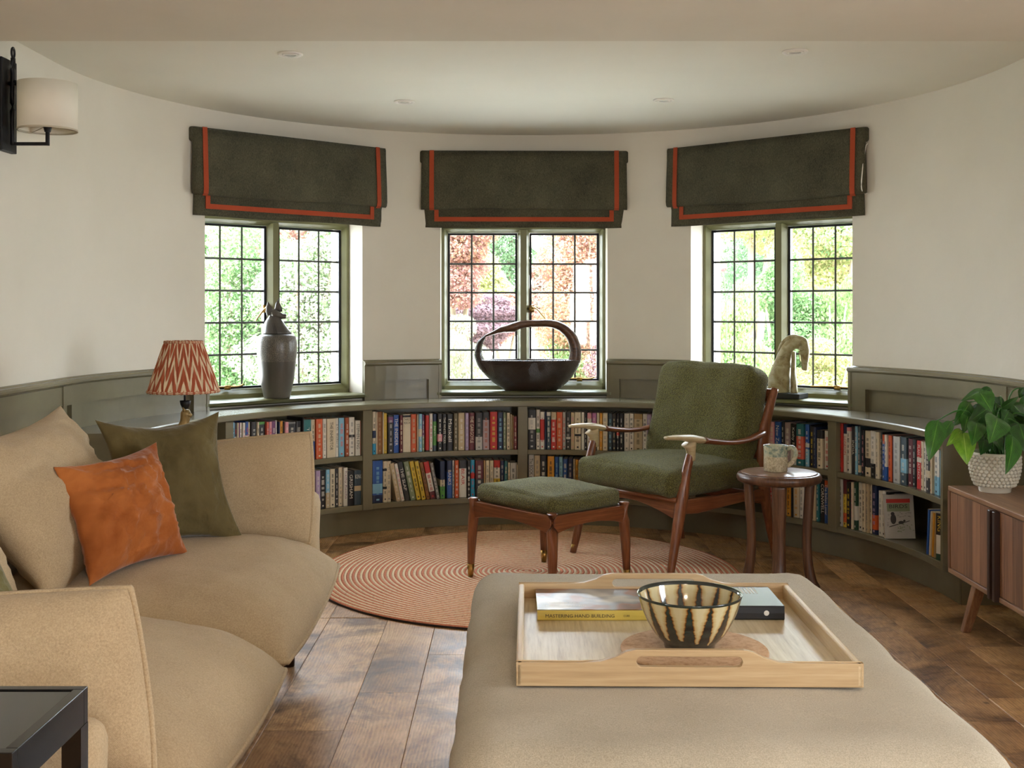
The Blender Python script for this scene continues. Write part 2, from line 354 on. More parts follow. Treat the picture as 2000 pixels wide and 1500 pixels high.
# ------------------------------------------------------------------ floor of single old boards
fl = MB(); fl.box((-3.3, -3.3, -.12), (3.3, 6.55, -.03)); floor = tag(fl.build('floor', plain('floor_void', '#1b1410', .9)), kind='structure')
seams = [-3.28, -3.12, -2.9, -2.68, -2.45, -2.24, -2.02, -1.80, -1.55, -1.31, -1.09, -.88, -.68, -.46, -.28, -.06, .15, .36, .57, .76, .95, 1.12, 1.27, 1.41, 1.55, 1.75, 1.985, 2.17, 2.38, 2.6, 2.83, 3.05, 3.28]
known = {-.46: [3.46, 2.2], -.68: [3.15, 4.3], 1.41: [3.41], 1.12: [3.9]}
def yend(x):
    d = 1.855 ** 2 - (x - CX) ** 2
    return CY + math.sqrt(max(d, 0)) if abs(x - CX) < 1.9 else 3.84
for a, b in zip(seams[:-1], seams[1:]):
    cuts = sorted(known.get(round(a, 2), []))
    if not cuts:
        y = random.uniform(-2.4, -1.2); cuts = []
        while y < 6.2: cuts.append(y); y += random.uniform(1.3, 2.4)
    else:
        y = cuts[0]
        while y > -2.4: y -= random.uniform(1.4, 2.2); cuts.insert(0, y)
        y = cuts[-1] + random.uniform(1.2, 1.8)
        while y < 6: cuts.append(y); y += random.uniform(1.2, 1.8)
    ya, yb = (yend(a), yend(b))
    if abs(a - CX) > 1.895 or abs(b - CX) > 1.9: ya = yb = min(ya, yb)
    st = -2.98; lim = min(ya, yb)
    cuts = [c for c in cuts if c < lim - .25]
    g = .0006
    for k, c in enumerate(cuts + [None]):
        y0 = st + g; e0, e1 = (c - g, c - g) if c is not None else (ya, yb)
        dz = random.uniform(-.0012, .0012); x0, x1 = a + g, b - g; q = .0013
        V = [(x0, y0, -.028), (x1, y0, -.028), (x1, e1, -.028), (x0, e0, -.028), (x0, y0, -q + dz), (x1, y0, -q + dz), (x1, e1, -q + dz), (x0, e0, -q + dz),
             (x0 + q, y0 + q, dz), (x1 - q, y0 + q, dz), (x1 - q, e1 - q, dz), (x0 + q, e0 - q, dz)]
        mk('floorboard', V, [(0, 1, 5, 4), (1, 2, 6, 5), (2, 3, 7, 6), (3, 0, 4, 7), (4, 5, 9, 8), (5, 6, 10, 9), (6, 7, 11, 10), (7, 4, 8, 11), (8, 9, 10, 11)], FLOORM, floor)
        st = c
# ------------------------------------------------------------------ round wall with three window openings
HW = .46; DA = math.degrees(math.asin(HW / RW)); ZS, ZT = .69, 1.62; ZC = 2.12
def jamb(a, s, rad): # s=-1 left, +1 right
    u = Vector((math.sin(math.radians(a)), math.cos(math.radians(a)), 0)); t = Vector((math.cos(math.radians(a)), -math.sin(math.radians(a)), 0))
    return Vector((CX, CY, 0)) + u * rad + t * HW * s
wall = MB()
def wseg(inn, out, z0, z1):
    n = len(inn); v = []
    for p, q in zip(inn, out): v += [(p.x, p.y, z0), (q.x, q.y, z0), (q.x, q.y, z1), (p.x, p.y, z1)]
    fs = []
    for i in range(n - 1):
        for k in range(4): k2 = (k + 1) % 4; fs.append((i * 4 + k, i * 4 + k2, i * 4 + 4 + k2, i * 4 + 4 + k))
    fs += [(0, 1, 2, 3), tuple((n - 1) * 4 + k for k in (3, 2, 1, 0))]; wall.add(v, fs)
def arcpts(a0, a1, r): n = max(2, int(abs(a1 - a0) / 2)); return [pol(r, a0 + (a1 - a0) * i / n) for i in range(n + 1)]
RO = 2.12; edges = [-90] + [x for a, _ in WIN for x in (a - DA, a + DA)] + [90]
jo = {}
for a, _ in WIN: jo[a - DA] = jamb(a, -1, RO); jo[a + DA] = jamb(a, 1, RO)
for i in range(7):
    a0, a1 = edges[i], edges[i + 1]; inn = arcpts(a0, a1, RW); n = len(inn)
    o0 = jo.get(a0, pol(RO, a0)); o1 = jo.get(a1, pol(RO, a1))
    out = [o0] + [pol(RO + .02, a0 + (a1 - a0) * k / (n - 1)) for k in range(1, n - 1)] + [o1]
    if i % 2 == 0: wseg(inn, out, -.1, ZC + .05)
    else: wseg(inn, out, -.1, ZS); wseg(inn, out, ZT, ZC + .05)
tag(wall.build('wall_back', PLASTER, smooth=False), kind='structure')
wb = bpy.data.objects['wall_back']; smooth_by_angle(wb)
m = wb.modifiers.new('split', 'EDGE_SPLIT'); m.split_angle = math.radians(20)
XL, XR = CX - RW, CX + RW
def S(name, mb, mat=PLASTER): return tag(mb.build(name, mat), kind='structure')
YB = 3.85
wl_ = MB(); wl_.box((XL - .22, YB, -.1), (XL, CY, ZC + .05)).box((-3.2, YB - .12, -.1), (XL, YB, ZC + .05))
def wallx(mb, x0, x1, wins):     # wall along Y with openings (y0,y1,z0,z1)
    ys = [-3.2]
    for (a, b, z0, z1) in wins:
        mb.box((x0, ys[-1], -.1), (x1, a, 2.17)); mb.box((x0, a, -.1), (x1, b, z0)); mb.box((x0, a, z1), (x1, b, 2.17)); ys.append(b)
    mb.box((x0, ys[-1], -.1), (x1, YB - .12, 2.17))
LW = (-.2, .5, .7, 1.7); RWN = (.3, 1.3, .5, 1.8)  # rear openings added and sized for the fill light
wallx(wl_, -3.2, -3.0, [LW]); S('wall_left', wl_)
wr_ = MB(); wr_.box((XR, YB, -.1), (XR + .22, CY, ZC + .05)).box((XR, YB - .12, -.1), (3.2, YB, ZC + .05)); wallx(wr_, 3.0, 3.2, [RWN]); S('wall_right', wr_)
FW = [(1.1, 1.7)]
wf = MB(); wf.box((-3.2, -3.2, -.1), (1.1, -3.0, 2.17)).box((1.7, -3.2, -.1), (3.2, -3.0, 2.17))
for a, b in FW: wf.box((a, -3.2, -.1), (b, -3.0, .7)).box((a, -3.2, 1.9), (b, -3.0, 2.17))
S('wall_front', wf)
ce = MB(); n = 48; cp = [(CX + 2.1 * math.cos(2 * PI * k / n), CY + 2.1 * math.sin(2 * PI * k / n)) for k in range(n)]
cp = [p for p in cp if p[1] > YB]; cp = sorted(cp, key=lambda p: math.atan2(p[1] - 3.0, p[0] - CX))
cp = [(CX + 2.05, YB)] + [p for p in cp] + [(CX - 2.05, YB)]
ce.prism(cp, ZC, ZC + .1, lambda p, d: Vector((p[0], p[1], d))); S('ceiling', ce, CEIL)
ce = MB(); ce.box((-3.2, -3.2, 2.048), (3.2, YB, 2.22)); S('ceiling_main', ce)
roof = MB(); roof.box((-3.6, -3.6, 2.3), (3.6, 6.5, 2.4)); S('roof', roof, plain('roof_tile', '#6b5548', .9))
portal((-3.1, .15, 1.2), -PI / 2, .7, 1.0); portal((3.1, .8, 1.15), PI / 2, 1.0, 1.3); portal((1.4, -3.1, 1.3), 0, .6, 1.2)
# unseen rear windows, added to let fill light into the room
def fillwin(name, c, rz, w_, h_):
    e = tag(empty(name, c, rz), kind='structure'); t = MB()
    t.box((-w_ / 2, -.03, 0), (-w_ / 2 + .06, .03, h_)).box((w_ / 2 - .06, -.03, 0), (w_ / 2, .03, h_)).box((-w_ / 2, -.03, 0), (w_ / 2, .03, .06)).box((-w_ / 2, -.03, h_ - .06), (w_ / 2, .03, h_)).box((-.03, -.03, .06), (.03, .03, h_ - .06))
    t.build('window_frame', GREEN2, e)
fillwin('fill_window_4', (-3.1, .15, .7), PI / 2, .7, 1.0); fillwin('fill_window_5', (3.1, .8, .5), PI / 2, 1.0, 1.3)
fillwin('fill_window_6', (1.4, -3.1, .7), 0, .6, 1.2)

# ------------------------------------------------------------------ leaded windows
pane_me = came_h = came_v = None
for wi, (a, nm) in enumerate(WIN):
    ra = math.radians(a); E_ = tag(empty(nm, pol(1.955, a, 0), -ra), kind='structure')
    z0, z1, W = ZS + .012, 1.618, HW - .001
    fr = MB()
    def cham(mb, xa, xb, xc, xd, za, zb): # vertical post: back face xa..xb, front face xc..xd
        mb.prism([(xa, .07), (xa, .012), (xc, -.012 if xc > xa else .012), (xd, -.012), (xb, .012), (xb, .07)], za, zb, lambda p, d: Vector((p[0], p[1], d)))
    fr.prism([(-W, .07), (-W, -.01), (-W + .016, -.01), (-W + .032, .02), (-W + .032, .07)], z0, z1, lambda p, d: Vector((p[0], p[1], d)))
    fr.prism([(W, .07), (W, -.01), (W - .016, -.01), (W - .032, .02), (W - .032, .07)][::-1], z0, z1, lambda p, d: Vector((p[0], p[1], d)))
    fr.prism([(.07, z1), (-.01, z1), (-.01, z1 - .016), (.02, z1 - .034), (.07, z1 - .034)], -W, W, lambda p, d: Vector((d, p[0], p[1])))
    fr.prism([(.07, z0), (-.01, z0), (-.01, z0 + .022), (.02, z0 + .045), (.07, z0 + .045)], -W, W, lambda p, d: Vector((d, p[0], p[1])))
    fr.prism([(-.033, .07), (-.033, .02), (-.017, -.018), (.017, -.018), (.033, .02), (.033, .07)], z0 + .03, z1 - .02, lambda p, d: Vector((p[0], p[1], d)))
    fr.build('window_frame', GREEN2, E_)
    ca0, ca1 = z0 + .047, z1 - .036
    for sx_ in (-1, 1):
        x0, x1 = (-W + .033, -.034) if sx_ < 0 else (.034, W - .033)
        cs = MB(); b = .012
        cs.box((x0, .022, ca0), (x0 + b, .045, ca1)).box((x1 - b, .022, ca0), (x1, .045, ca1)).box((x0, .022, ca0), (x1, .045, ca0 + b)).box((x0, .022, ca1 - b), (x1, .045, ca1))
        co = cs.build('casement', IRON, E_)
        gx0, gx1, gz0, gz1 = x0 + b, x1 - b, ca0 + b, ca1 - b; pw, ph = (gx1 - gx0) / 3, (gz1 - gz0) / 5
        if pane_me is None:
            pm = MB(); pm.box((-pw / 2, -.001, -ph / 2), (pw / 2, .001, ph / 2)); o_ = pm.build('pane', GLASS, co); pane_me = o_.data; bpy.data.objects.remove(o_)
            pm = MB(); pm.tube([(-1.5 * pw, 0, 0), (1.5 * pw, 0, 0)], (.0055, .0035), 6, up=(0, 1, 0)); o_ = pm.build('lead_bar', LEAD, co); came_h = o_.data; bpy.data.objects.remove(o_)
            pm = MB(); pm.tube([(0, 0, -2.5 * ph), (0, 0, 2.5 * ph)], (.0055, .0035), 6, up=(0, 1, 0)); o_ = pm.build('lead_bar', LEAD, co); came_v = o_.data; bpy.data.objects.remove(o_)
        gy = .034
        for i in range(3):
            for j in range(5):
                o = bpy.data.objects.new('pane', pane_me); link(o, co); o.location = (gx0 + (i + .5) * pw, gy, gz0 + (j + .5) * ph); o.rotation_euler = (random.uniform(-.006, .006), 0, random.uniform(-.006, .006))
        for i in (1, 2): o = bpy.data.objects.new('lead_bar', came_v); link(o, co); o.location = (gx0 + i * pw, gy - .001, (gz0 + gz1) / 2)
        for j in (1, 2, 3, 4): o = bpy.data.objects.new('lead_bar', came_h); link(o, co); o.location = ((gx0 + gx1) / 2, gy - .001, gz0 + j * ph)
    # latch and stay
    s = {0: -1, 1: 1, 2: 1}[wi]
    if wi < 2:
        lt = MB(); zz = 1.155; lt.box((s * .034, .0, zz - .02), (s * .06, .022, zz + .02)); lt.tube([(s * .03, .0, zz), (s * .055, -.02, zz + .004)], .009, 8)
        lt.tube(catmull([(s * .045, -.022, zz + .01), (s * .075, -.03, zz - .002), (s * .10, -.03, zz - .03), (s * .125, -.028, zz - .06)], 4), lerpr([(.007, .006), (.007, .004), (.006, .004), (.009, .003)], 4), 8)
        lt.lathe([(.004, -.006), (.011, -.004), (.011, .004), (.004, .006)], (s * .055, -.025, zz + .005), 10)
        tag(lt.build('latch_handle', BRASS, E_, True), 'worn brass casement latch')
    zt = z0 + .058; stb = MB(); cx = -.30 if wi == 0 else .28
    stb.tube(catmull([(cx - .11, .005, zt), (cx, .002, zt + .004), (cx + .09, .005, zt + .002), (cx + .12, .0, zt + .012)], 4), (.006, .004), 6); stb.box((cx + .02, -.002, zt - .012), (cx + .05, .012, zt + .01))
    tag(stb.build('window_stay', BRASS, E_, True), 'brass stay bar on the bottom rail')
    # sill board
    sl = MB(); sl.prism([(.0, ZS), (.0, ZS + .014), (-.155, ZS + .014), (-.168, ZS + .008), (-.168, ZS - .006), (-.158, ZS - .012), (-.15, ZS - .012), (-.15, ZS)], -.46, .46, lambda p, d: Vector((d, p[0], p[1])))
    sl.prism([(-.118, ZS), (-.118, ZS + .013), (-.155, ZS + .0135), (-.168, ZS + .008), (-.168, ZS - .006), (-.158, ZS - .012), (-.118, ZS - .012)], -.5, .5, lambda p, d: Vector((d, p[0], p[1])))
    sl.build('window_sill', GREEN2, E_)

# ------------------------------------------------------------------ panelling above the worktop
DZ = .876; ZW = .667
def panelling(k, a0, a1, stiles, endm):
    e = tag(empty('trim_%d' % k), kind='structure')
    R0 = RW + .004
    mb = MB(); mb.arc([(R0, ZW - .03), (R0, DZ - .02), (RW - .006, DZ - .02), (RW - .006, ZW - .03)], a0, a1); mb.build('panel', GREEN, e)
    mb = MB(); mb.arc([(R0, DZ - .105), (R0, DZ - .008), (RW - .031, DZ - .008), (RW - .031, DZ - .105)], a0, a1); mb.build('rail', GREEN, e)
    for s0, s1 in stiles:
        mb = MB(); mb.arc([(RW, ZW - .02), (RW, DZ - .105), (RW - .0305, DZ - .105), (RW - .0305, ZW - .02)], s0, s1); mb.build('stile', GREEN, e)
    cap = [(R0, DZ - .03), (R0, DZ + .004), (RW - .012, DZ + .004), (RW - .02, DZ - .001), (RW - .036, DZ - .003), (RW - .044, DZ - .010), (RW - .044, DZ - .018), (RW - .034, DZ - .026), (RW - .026, DZ - .03)]
    mb = MB(); mb.arc(cap, a0, a1); mb.build('cap_moulding', GREEN, e)
    for a in endm:
        mb = MB(); d = .35 if a == a0 else -.35; mb.arc([(R0, ZW + .0), (R0, DZ - .004), (RW - .034, DZ - .004), (RW - .034, ZW + .0)], a, a + d * 1.5); mb.build('end_moulding', GREEN, e)
aL, aC, aR = [a for a, _ in WIN]
panelling(1, -90, aL - DA, [(-90, -88.9), (-87.5, -84.8), (aL - DA - 3.0, aL - DA)], [aL - DA])
panelling(2, aL + DA, aC - DA, [(aL + DA, aL + DA + 2.7), (aC - DA - 2.2, aC - DA)], [aL + DA, aC - DA])
panelling(3, aC + DA, aR - DA, [(aC + DA, aC + DA + 2.2), (aR - DA - 2.7, aR - DA)], [aC + DA, aR - DA])
panelling(4, aR + DA, 90, [(aR + DA, aR + DA + 3.2)], [aR + DA])
R0 = RW + .004
CAP = [(R0, DZ - .03), (R0, DZ + .004), (RW - .012, DZ + .004), (RW - .02, DZ - .001), (RW - .036, DZ - .003), (RW - .044, DZ - .010), (RW - .044, DZ - .018), (RW - .034, DZ - .026), (RW - .026, DZ - .03)]
for k, sg in ((5, -1), (6, 1)):        # straight runs where the bay meets the room
    e = tag(empty('trim_%d' % k), kind='structure')
    for nm_, pr_ in (('panel', [(R0, .1), (R0, DZ - .02), (RW - .012, DZ - .02), (RW - .012, .1)]), ('rail', [(R0, DZ - .105), (R0, DZ - .008), (RW - .026, DZ - .008), (RW - .026, DZ - .105)]), ('cap_moulding', CAP)):
        mb = MB(); mb.prism(pr_, YB, CY, lambda p, d: Vector((CX + sg * p[0], d, p[1]))); mb.build(nm_, GREEN, e)

# ------------------------------------------------------------------ curved worktop and bookcase
RL = 1.572
wt = MB(); wt.arc([(RW - .01, ZW), (RL + .006, ZW), (RL, ZW - .005), (RL, ZW - .026), (RL + .004, ZW - .03), (RW - .01, ZW - .03)], -91, 91.5)
tag(wt.build('worktop', GREEN), 'long curved olive painted worktop running over the bookcase under the three windows', 'worktop')
Z1, Z1B, Z2, Z2B = .407, .381, .156, .128
bc = tag(empty('bookcase', (0, 0, 0)), 'built-in curved olive green bookcase with two rows of books round the bay', 'bookcase')
RB = 1.595
PIERS = [ang_px(446, RB), ang_px(717, RB), ang_px(1021, RB), 31.2, ang_px(1627, RB)]
for z, zb in ((Z1, Z1B), (Z2, Z2B)):
    mb = MB(); mb.arc([(RW - .02, z), (RB, z), (RB, zb), (RW - .02, zb)], -90, 91.3); bevel(mb.build('shelf', GREEN, bc), .0015, 1)
for k, a in enumerate(PIERS):
    hw = math.degrees(.026 / RB); mb = MB(); mb.arc([(RW - .02, Z2 - .02), (RW - .02, ZW - .03), (RB - .008, ZW - .03), (RB - .008, Z2 - .028)], a - hw, a + hw, 5); bevel(mb.build('divider', GREEN, bc), .0015, 1)
mb = MB(); mb.arc([(RW - .005, .0), (RW - .005, ZW - .03), (RW - .02, ZW - .03), (RW - .02, .0)], -90, 91.3); mb.build('back_panel', GREEN, bc)
mb = MB(); mb.arc([(1.70, .001), (1.70, Z2B), (1.655, Z2B), (1.655, .001)], -90, 91.0); mb.build('plinth', GREEN, bc)
for sa in (-90.6, 91.3):
    mb = MB(); mb.arc([(RW - .005, .001), (RW - .005, ZW - .03), (RB - .008, ZW - .03), (RB - .008, Z2B), (1.66, Z2B), (1.66, .001)], sa, sa + .9 * (1 if sa < 0 else -1), 5); mb.build('end_panel', GREEN, bc)
# ------------------------------------------------------------------ ceiling spotlights
sp_first = None
WHITE = plain('white_metal', '#f0ede6', .4); GL2 = plain('lamp_lens', '#f1efe8', .25)
for (px, py) in ((567, 105), (1553, 100), (790, 198), (1296, 195)):
    Y = (ZC - CAMZ) * F / (HZ - py)
    o = empty('ceiling_spotlight', (( px - 1000) / F * Y, Y, ZC))
    nm = {567: 'white recessed ceiling spotlight, the nearer one above the sofa', 1553: 'white recessed ceiling spotlight, the nearer one above the sideboard side', 790: 'white recessed ceiling spotlight further back, between left and middle blinds', 1296: 'white recessed ceiling spotlight further back, between middle and right blinds'}[px]
    tag(o, nm, 'spotlight', 'recessed spotlights in the bay ceiling')
    r = MB(); r.lathe([(.030, -.0005), (.048, -.0005), (.048, -.004), (.044, -.008), (.037, -.006), (.034, -.002), (.031, -.003)], n=32, cap=False); r.build('outer_ring', WHITE, o, True)
    r = MB(); r.lathe([(.020, -.002), (.031, -.003), (.029, -.007), (.023, -.006)], n=28, cap=False); r.build('inner_ring', WHITE, o, True)
    r = MB(); r.lathe([(.0001, -.001), (.022, -.001), (.021, -.0045), (.0001, -.005)], n=24); r.build('lens', GL2, o, True)
# ------------------------------------------------------------------ roman blinds
BLIND = m_fabric('charcoal_linen', '#37352c', '#67644f', 330, .4, big=5, sheen=.05, st=(1, 1, .35)); BRAID = m_fabric('rust_braid', '#a4462c', '#bb5638', 500, .3)
DARKF = plain('dark_lining', '#26261f', .9)
for wi, (a, nm) in enumerate(WIN):
    ra = math.radians(a); rad = (1.775, 1.785, 1.775)[wi]; dx = (.015, -.0, -.015)[wi]
    E_ = empty('roman_blind', pol(rad, a, 0), -ra)
    tag(E_, ('charcoal roman blind with rust braid over the left window, behind the jackal jar', 'charcoal roman blind with rust braid over the middle window, above the carved bowl',
        'charcoal roman blind with rust braid and a pull cord over the right window')[wi], 'blind', 'roman blinds over the bay windows')
    T, Bt, Fd = 2.022, 1.600, 1.700; hw = .56
    hd = MB(); hd.box((-hw - .012 + dx, .0, T - .07), (hw + .012 + dx, .125, T)); bevel(hd.build('headrail', BLIND, E_), .012, 3)
    # front drop, gently bowed
    n = 28; V = []; fs = []
    prof = [(-.004, T - .002), (-.008, T - .05), (-.012, T - .13), (-.016, T - .21), (-.018, Fd + .03), (-.014, Fd + .008), (-.004, Fd), (.010, Fd + .004), (.016, Fd + .03), (.012, T - .1), (.01, T - .01)]
    for i in range(n + 1):
        t = i / n * 2 - 1
        for (y, z) in prof:
            k = (T - z) / (T - Fd); xx = t * (hw + .004 * k) + dx; V.append((xx, y + .004 * math.sin(t * 7 + wi) * k, z + .004 * k * math.sin(t * 3 + wi * 2) - .004 * k * (1 - t * t)))
    m_ = len(prof)
    for i in range(n):
        for k in range(m_): k2 = (k + 1) % m_; fs.append((i * m_ + k, i * m_ + k2, (i + 1) * m_ + k2, (i + 1) * m_ + k))
    fs.append(tuple(range(m_))[::-1]); fs.append(tuple(n * m_ + k for k in range(m_)))
    mk('upper_drop', V, fs, BLIND, E_, True)
    V = []; fs = []; prof = [(.012, Fd + .05), (.010, Fd + .0), (.014, Fd - .012), (.018, Bt + .02), (.018, Bt), (.026, Bt), (.028, Bt + .02), (.03, Fd + .05)]; m_ = len(prof)
    for i in range(n + 1):
        t = i / n * 2 - 1
        for (y, z) in prof:
            k = (Fd - z) / (Fd - Bt); V.append((t * (hw - .014 + .004 * k) + dx, y + .003 * math.sin(t * 9 + wi) * max(k, 0), z + .002 * math.sin(t * 5 + wi)))
    for i in range(n):
        for k in range(m_): k2 = (k + 1) % m_; fs.append((i * m_ + k, i * m_ + k2, (i + 1) * m_ + k2, (i + 1) * m_ + k))
    fs.append(tuple(range(m_))[::-1]); fs.append(tuple(n * m_ + k for k in range(m_)))
    mk('lower_drop', V, fs, BLIND, E_, True)
    fo = MB(); fo.box((-hw + .012 + dx, .03, Bt + .012), (hw - .012 + dx, .05, T - .06)).box((-hw + .02 + dx, .052, Bt + .03), (hw - .02 + dx, .075, T - .06)).box((-hw + .03 + dx, .077, Bt + .02), (hw - .03 + dx, .095, T - .06)); bevel(fo.build('folded_back_cloth', BLIND, E_), .006, 2)
    for s in (-1, 1):
        x = s * (hw - .055) + dx; tm = MB(); ys = [(-.0045, T - .001), (-.0085, T - .05), (-.0125, T - .13), (-.0165, T - .21), (-.0195, Fd + .03), (-.0165, Fd + .006), (-.006, Fd - .004)]
        ys = [(y - .0035, z) for y, z in ys]; V = []; fs = []
        for i, (y, z) in enumerate(ys):
            k = (T - z) / (T - Fd); wv = .004 * math.sin(s * 6.3 + wi) * k; V += [(x - .0125, y + wv, z - .003 * k * 0), (x + .0125, y + wv, z)]
        for i in range(len(ys) - 1): fs.append((2 * i, 2 * i + 1, 2 * i + 3, 2 * i + 2))
        o = mk('braid_trim', V, fs, BRAID, E_, fix=False); mo = o.modifiers.new('solid', 'SOLIDIFY'); mo.thickness = .003
    xb = hw - .08; tm = MB(); tm.box((-xb + dx, .006, Bt + .034), (xb + dx, .0135, Bt + .058))
    for s in (-1, 1): tm.box((s * xb - .0115 + dx, .005, Bt + .034), (s * xb + .0115 + dx, .011, Fd + .01))
    tm.build('braid_trim', BRAID, E_)
    if wi == 2:
        cd = MB(); cd.tube(catmull([(hw + .006 + dx, .02, T - .08), (hw + .001 + dx, .005, T - .1), (hw - .004 + dx, -.014, T - .2), (hw - .008 + dx, -.016, T - .3), (hw + .004 + dx, .03, T - .31), (hw + .012 + dx, .05, T - .2), (hw + .012 + dx, .04, T - .08)], 5), .0028, 6)
        tag(cd.build('pull_cord', WHITE, E_, True), 'looped white pull cord')
WALNUTS = [m_wood('walnut_stave_' + n, *c, (1, 1, .05), .42) for n, c in (('dark', ('#4a3020', '#6c4a32', '#8a6447')), ('mid', ('#593b28', '#835b3f', '#9c7352')), ('light', ('#6a4830', '#95694a', '#ae8562')))]
# ------------------------------------------------------------------ ottoman
OT = .45
ott = tag(empty('ottoman', (.355, 2.46, 0)), 'large oatmeal linen upholstered ottoman carrying the oak tray', 'ottoman')
def ofn(P, p):
    P = P.copy(); e = max(0, 1 - (p.x / .45) ** 4) * max(0, 1 - (p.y / .65) ** 4)
    P.z += .004 * noise.noise(Vector((p.x * 3, p.y * 3, 1))) * (1 if p.z > 0 else 0); return P
rbox('upholstered_top', (.92, 1.32, .34), .075, OTTO, ott, (22, 26, 12), (0, 0, OT - .17), rough=.006, fn=ofn)
for sx_ in (-1, 1):
    for sy_ in (-1, 1):
        t = MB(); t.tube([(sx_ * .36, sy_ * .56, .0), (sx_ * .36, sy_ * .56, .12)], [.02, .028], 12); t.build('leg', DARKW, ott, True)
# ------------------------------------------------------------------ oak tray
tx0, tx1, ty0, ty1 = .012, .652, 2.125, 2.752; tcx, tcy = (tx0 + tx1) / 2, (ty0 + ty1) / 2
tray = tag(empty('tray', (tcx, tcy, OT + .004), math.radians(-.8)), 'large pale oak serving tray with cut-out handles on the ottoman', 'tray')
hw, hd, th = (tx1 - tx0) / 2, (ty1 - ty0) / 2, .013
b = MB(); b.box((-hw + .006, -hd + .006, .002), (hw - .006, hd - .006, .009)); b.build('base_board', OAKB, tray)
for s in (-1, 1):
    b = MB(); x0, x1 = (-hw, -hw + th) if s < 0 else (hw - th, hw); b.box((x0, -hd, 0), (x1, hd, .043)); bevel(b.build('side', OAKY, tray), .0035, 3)
for s in (-1, 1):
    h0, h1 = .043, .068
    top = [(-hw, h0), (-.20, h0), (-.165, h0 + .003), (-.135, h0 + .012), (-.118, h1 - .004), (-.10, h1), (.10, h1), (.118, h1 - .004), (.135, h0 + .012), (.165, h0 + .003), (.20, h0), (hw, h0)]
    # end board with slot: strip columns between outline and slot
    cols = sorted(set([-hw, -.20, -.165, -.135, -.118, -.10, .10, .118, .135, .165, .20, hw] + [-.098 + i * .0025 for i in range(6)] + [.098 - i * .0025 for i in range(6)] + [-.05, 0, .05]))
    def topz(x):
        for (xa, za), (xb, zb) in zip(top[:-1], top[1:]):
            if xa <= x <= xb: return za + (zb - za) * (x - xa) / (xb - xa + 1e-9)
        return h0
    def slot(x):
        r = .0095; c = .046; X = .098 - r
        if abs(x) >= .098: return (c, c)
        dxx = max(0, abs(x) - X); d = math.sqrt(max(0, r * r - dxx * dxx)); return (c - d, c + d)
    y0, y1 = (-hd, -hd + th) if s < 0 else (hd - th, hd); V = []; fs = []
    for x in cols:
        sl_, sh = slot(x); 
        for y in (y0, y1): V += [(x, y, 0), (x, y, sl_), (x, y, sh), (x, y, topz(x))]
    for i in range(len(cols) - 1):
        A, B = i * 8, i * 8 + 8
        for o_ in (0, 4): fs += [(A + o_, B + o_, B + o_ + 1, A + o_ + 1), (A + o_ + 2, B + o_ + 2, B + o_ + 3, A + o_ + 3)]
        fs += [(A, B, B + 4, A + 4), (A + 3, B + 3, B + 7, A + 7)]
        if abs(cols[i]) < .0985 and abs(cols[i + 1]) < .0985: fs += [(A + 1, B + 1, B + 5, A + 5), (A + 2, B + 2, B + 6, A + 6)]
    for A in (0, (len(cols) - 1) * 8): fs.append((A, A + 1, A + 2, A + 3, A + 7, A + 6, A + 5, A + 4))
    o = mk('handle_side', V, fs, OAK, tray)
    bmx = bmesh.new(); bmx.from_mesh(o.data); bmesh.ops.remove_doubles(bmx, verts=bmx.verts, dist=1e-5); bmesh.ops.recalc_face_normals(bmx, faces=bmx.faces); bmx.to_mesh(o.data); bmx.free()
    bevel(o, .0025, 2, 50)
TZ = OT + .0135
CORK = NT('cork'); v = CORK.coord('Object'); n_ = CORK.noise(v, 70, 5, .7); CORK.col(CORK.ramp(n_, [(.3, srgb('#a88362')), (.5, srgb('#c9a582')), (.8, srgb('#dbbd9b'))])); CORK.set(.85); CORK.bump(n_, .3, .002)
b = MB(); b.lathe([(.001, 0), (.146, 0), (.1475, .003), (.1475, .006), (.145, .008), (.001, .008)], n=64)
mat_o = tag(b.build('cork_mat', CORK.m, None, True, loc=(.366, 2.315, TZ)), 'round cork mat lying on the oak tray under the bowl', 'mat')
bevel(mat_o, .001, 1)
# drip-glazed bowl
GZ = NT('drip_glaze'); uv = GZ.coord('UV'); sp = GZ.new('ShaderNodeSeparateXYZ'); GZ.l.new(uv, sp.inputs[0]); U, Vv = sp.outputs[0], sp.outputs[1]
nn = GZ.noise(uv, 14, 3); NST = 15
tri = GZ.math('PINGPONG', GZ.math('MULTIPLY_ADD', U, NST, GZ.math('MULTIPLY', nn, .25)), .5)   # 0..0.5, stripe centre at .5
rnd = GZ.new('ShaderNodeTexWhiteNoise', noise_dimensions='1D'); GZ.l.new(GZ.math('FLOOR', GZ.math('MULTIPLY_ADD', U, NST, GZ.math('MULTIPLY', nn, .25))), rnd.inputs['W'])
# width of each drip narrows downwards; V: 0 foot .. 1 rim
wdt = GZ.math('MULTIPLY_ADD', Vv, .40, .11); ln = GZ.math('MULTIPLY_ADD', rnd.outputs[0], .22, .06)
edge = GZ.math('SUBTRACT', GZ.math('SUBTRACT', tri, .5), GZ.math('MULTIPLY', wdt, -1.0))    # >0 inside drip
msk = GZ.math('MULTIPLY', GZ.math('GREATER_THAN', Vv, ln), 1.0); msk2 = GZ.math('LESS_THAN', Vv, .955)
inside = GZ.math('MULTIPLY', GZ.math('MULTIPLY', edge, msk), msk2)
c = GZ.ramp(inside, [(.0, srgb('#171a18')), (.02, srgb('#3a260f')), (.06, srgb('#8a5a26')), (.12, srgb('#b39d6b')), (.3, srgb('#c4ba92'))])
c2 = GZ.ramp(GZ.noise(uv, 5, 3), [(.35, srgb('#0f1316')), (.65, srgb('#2b3a33'))]); lowdark = GZ.math('LESS_THAN', inside, .01)
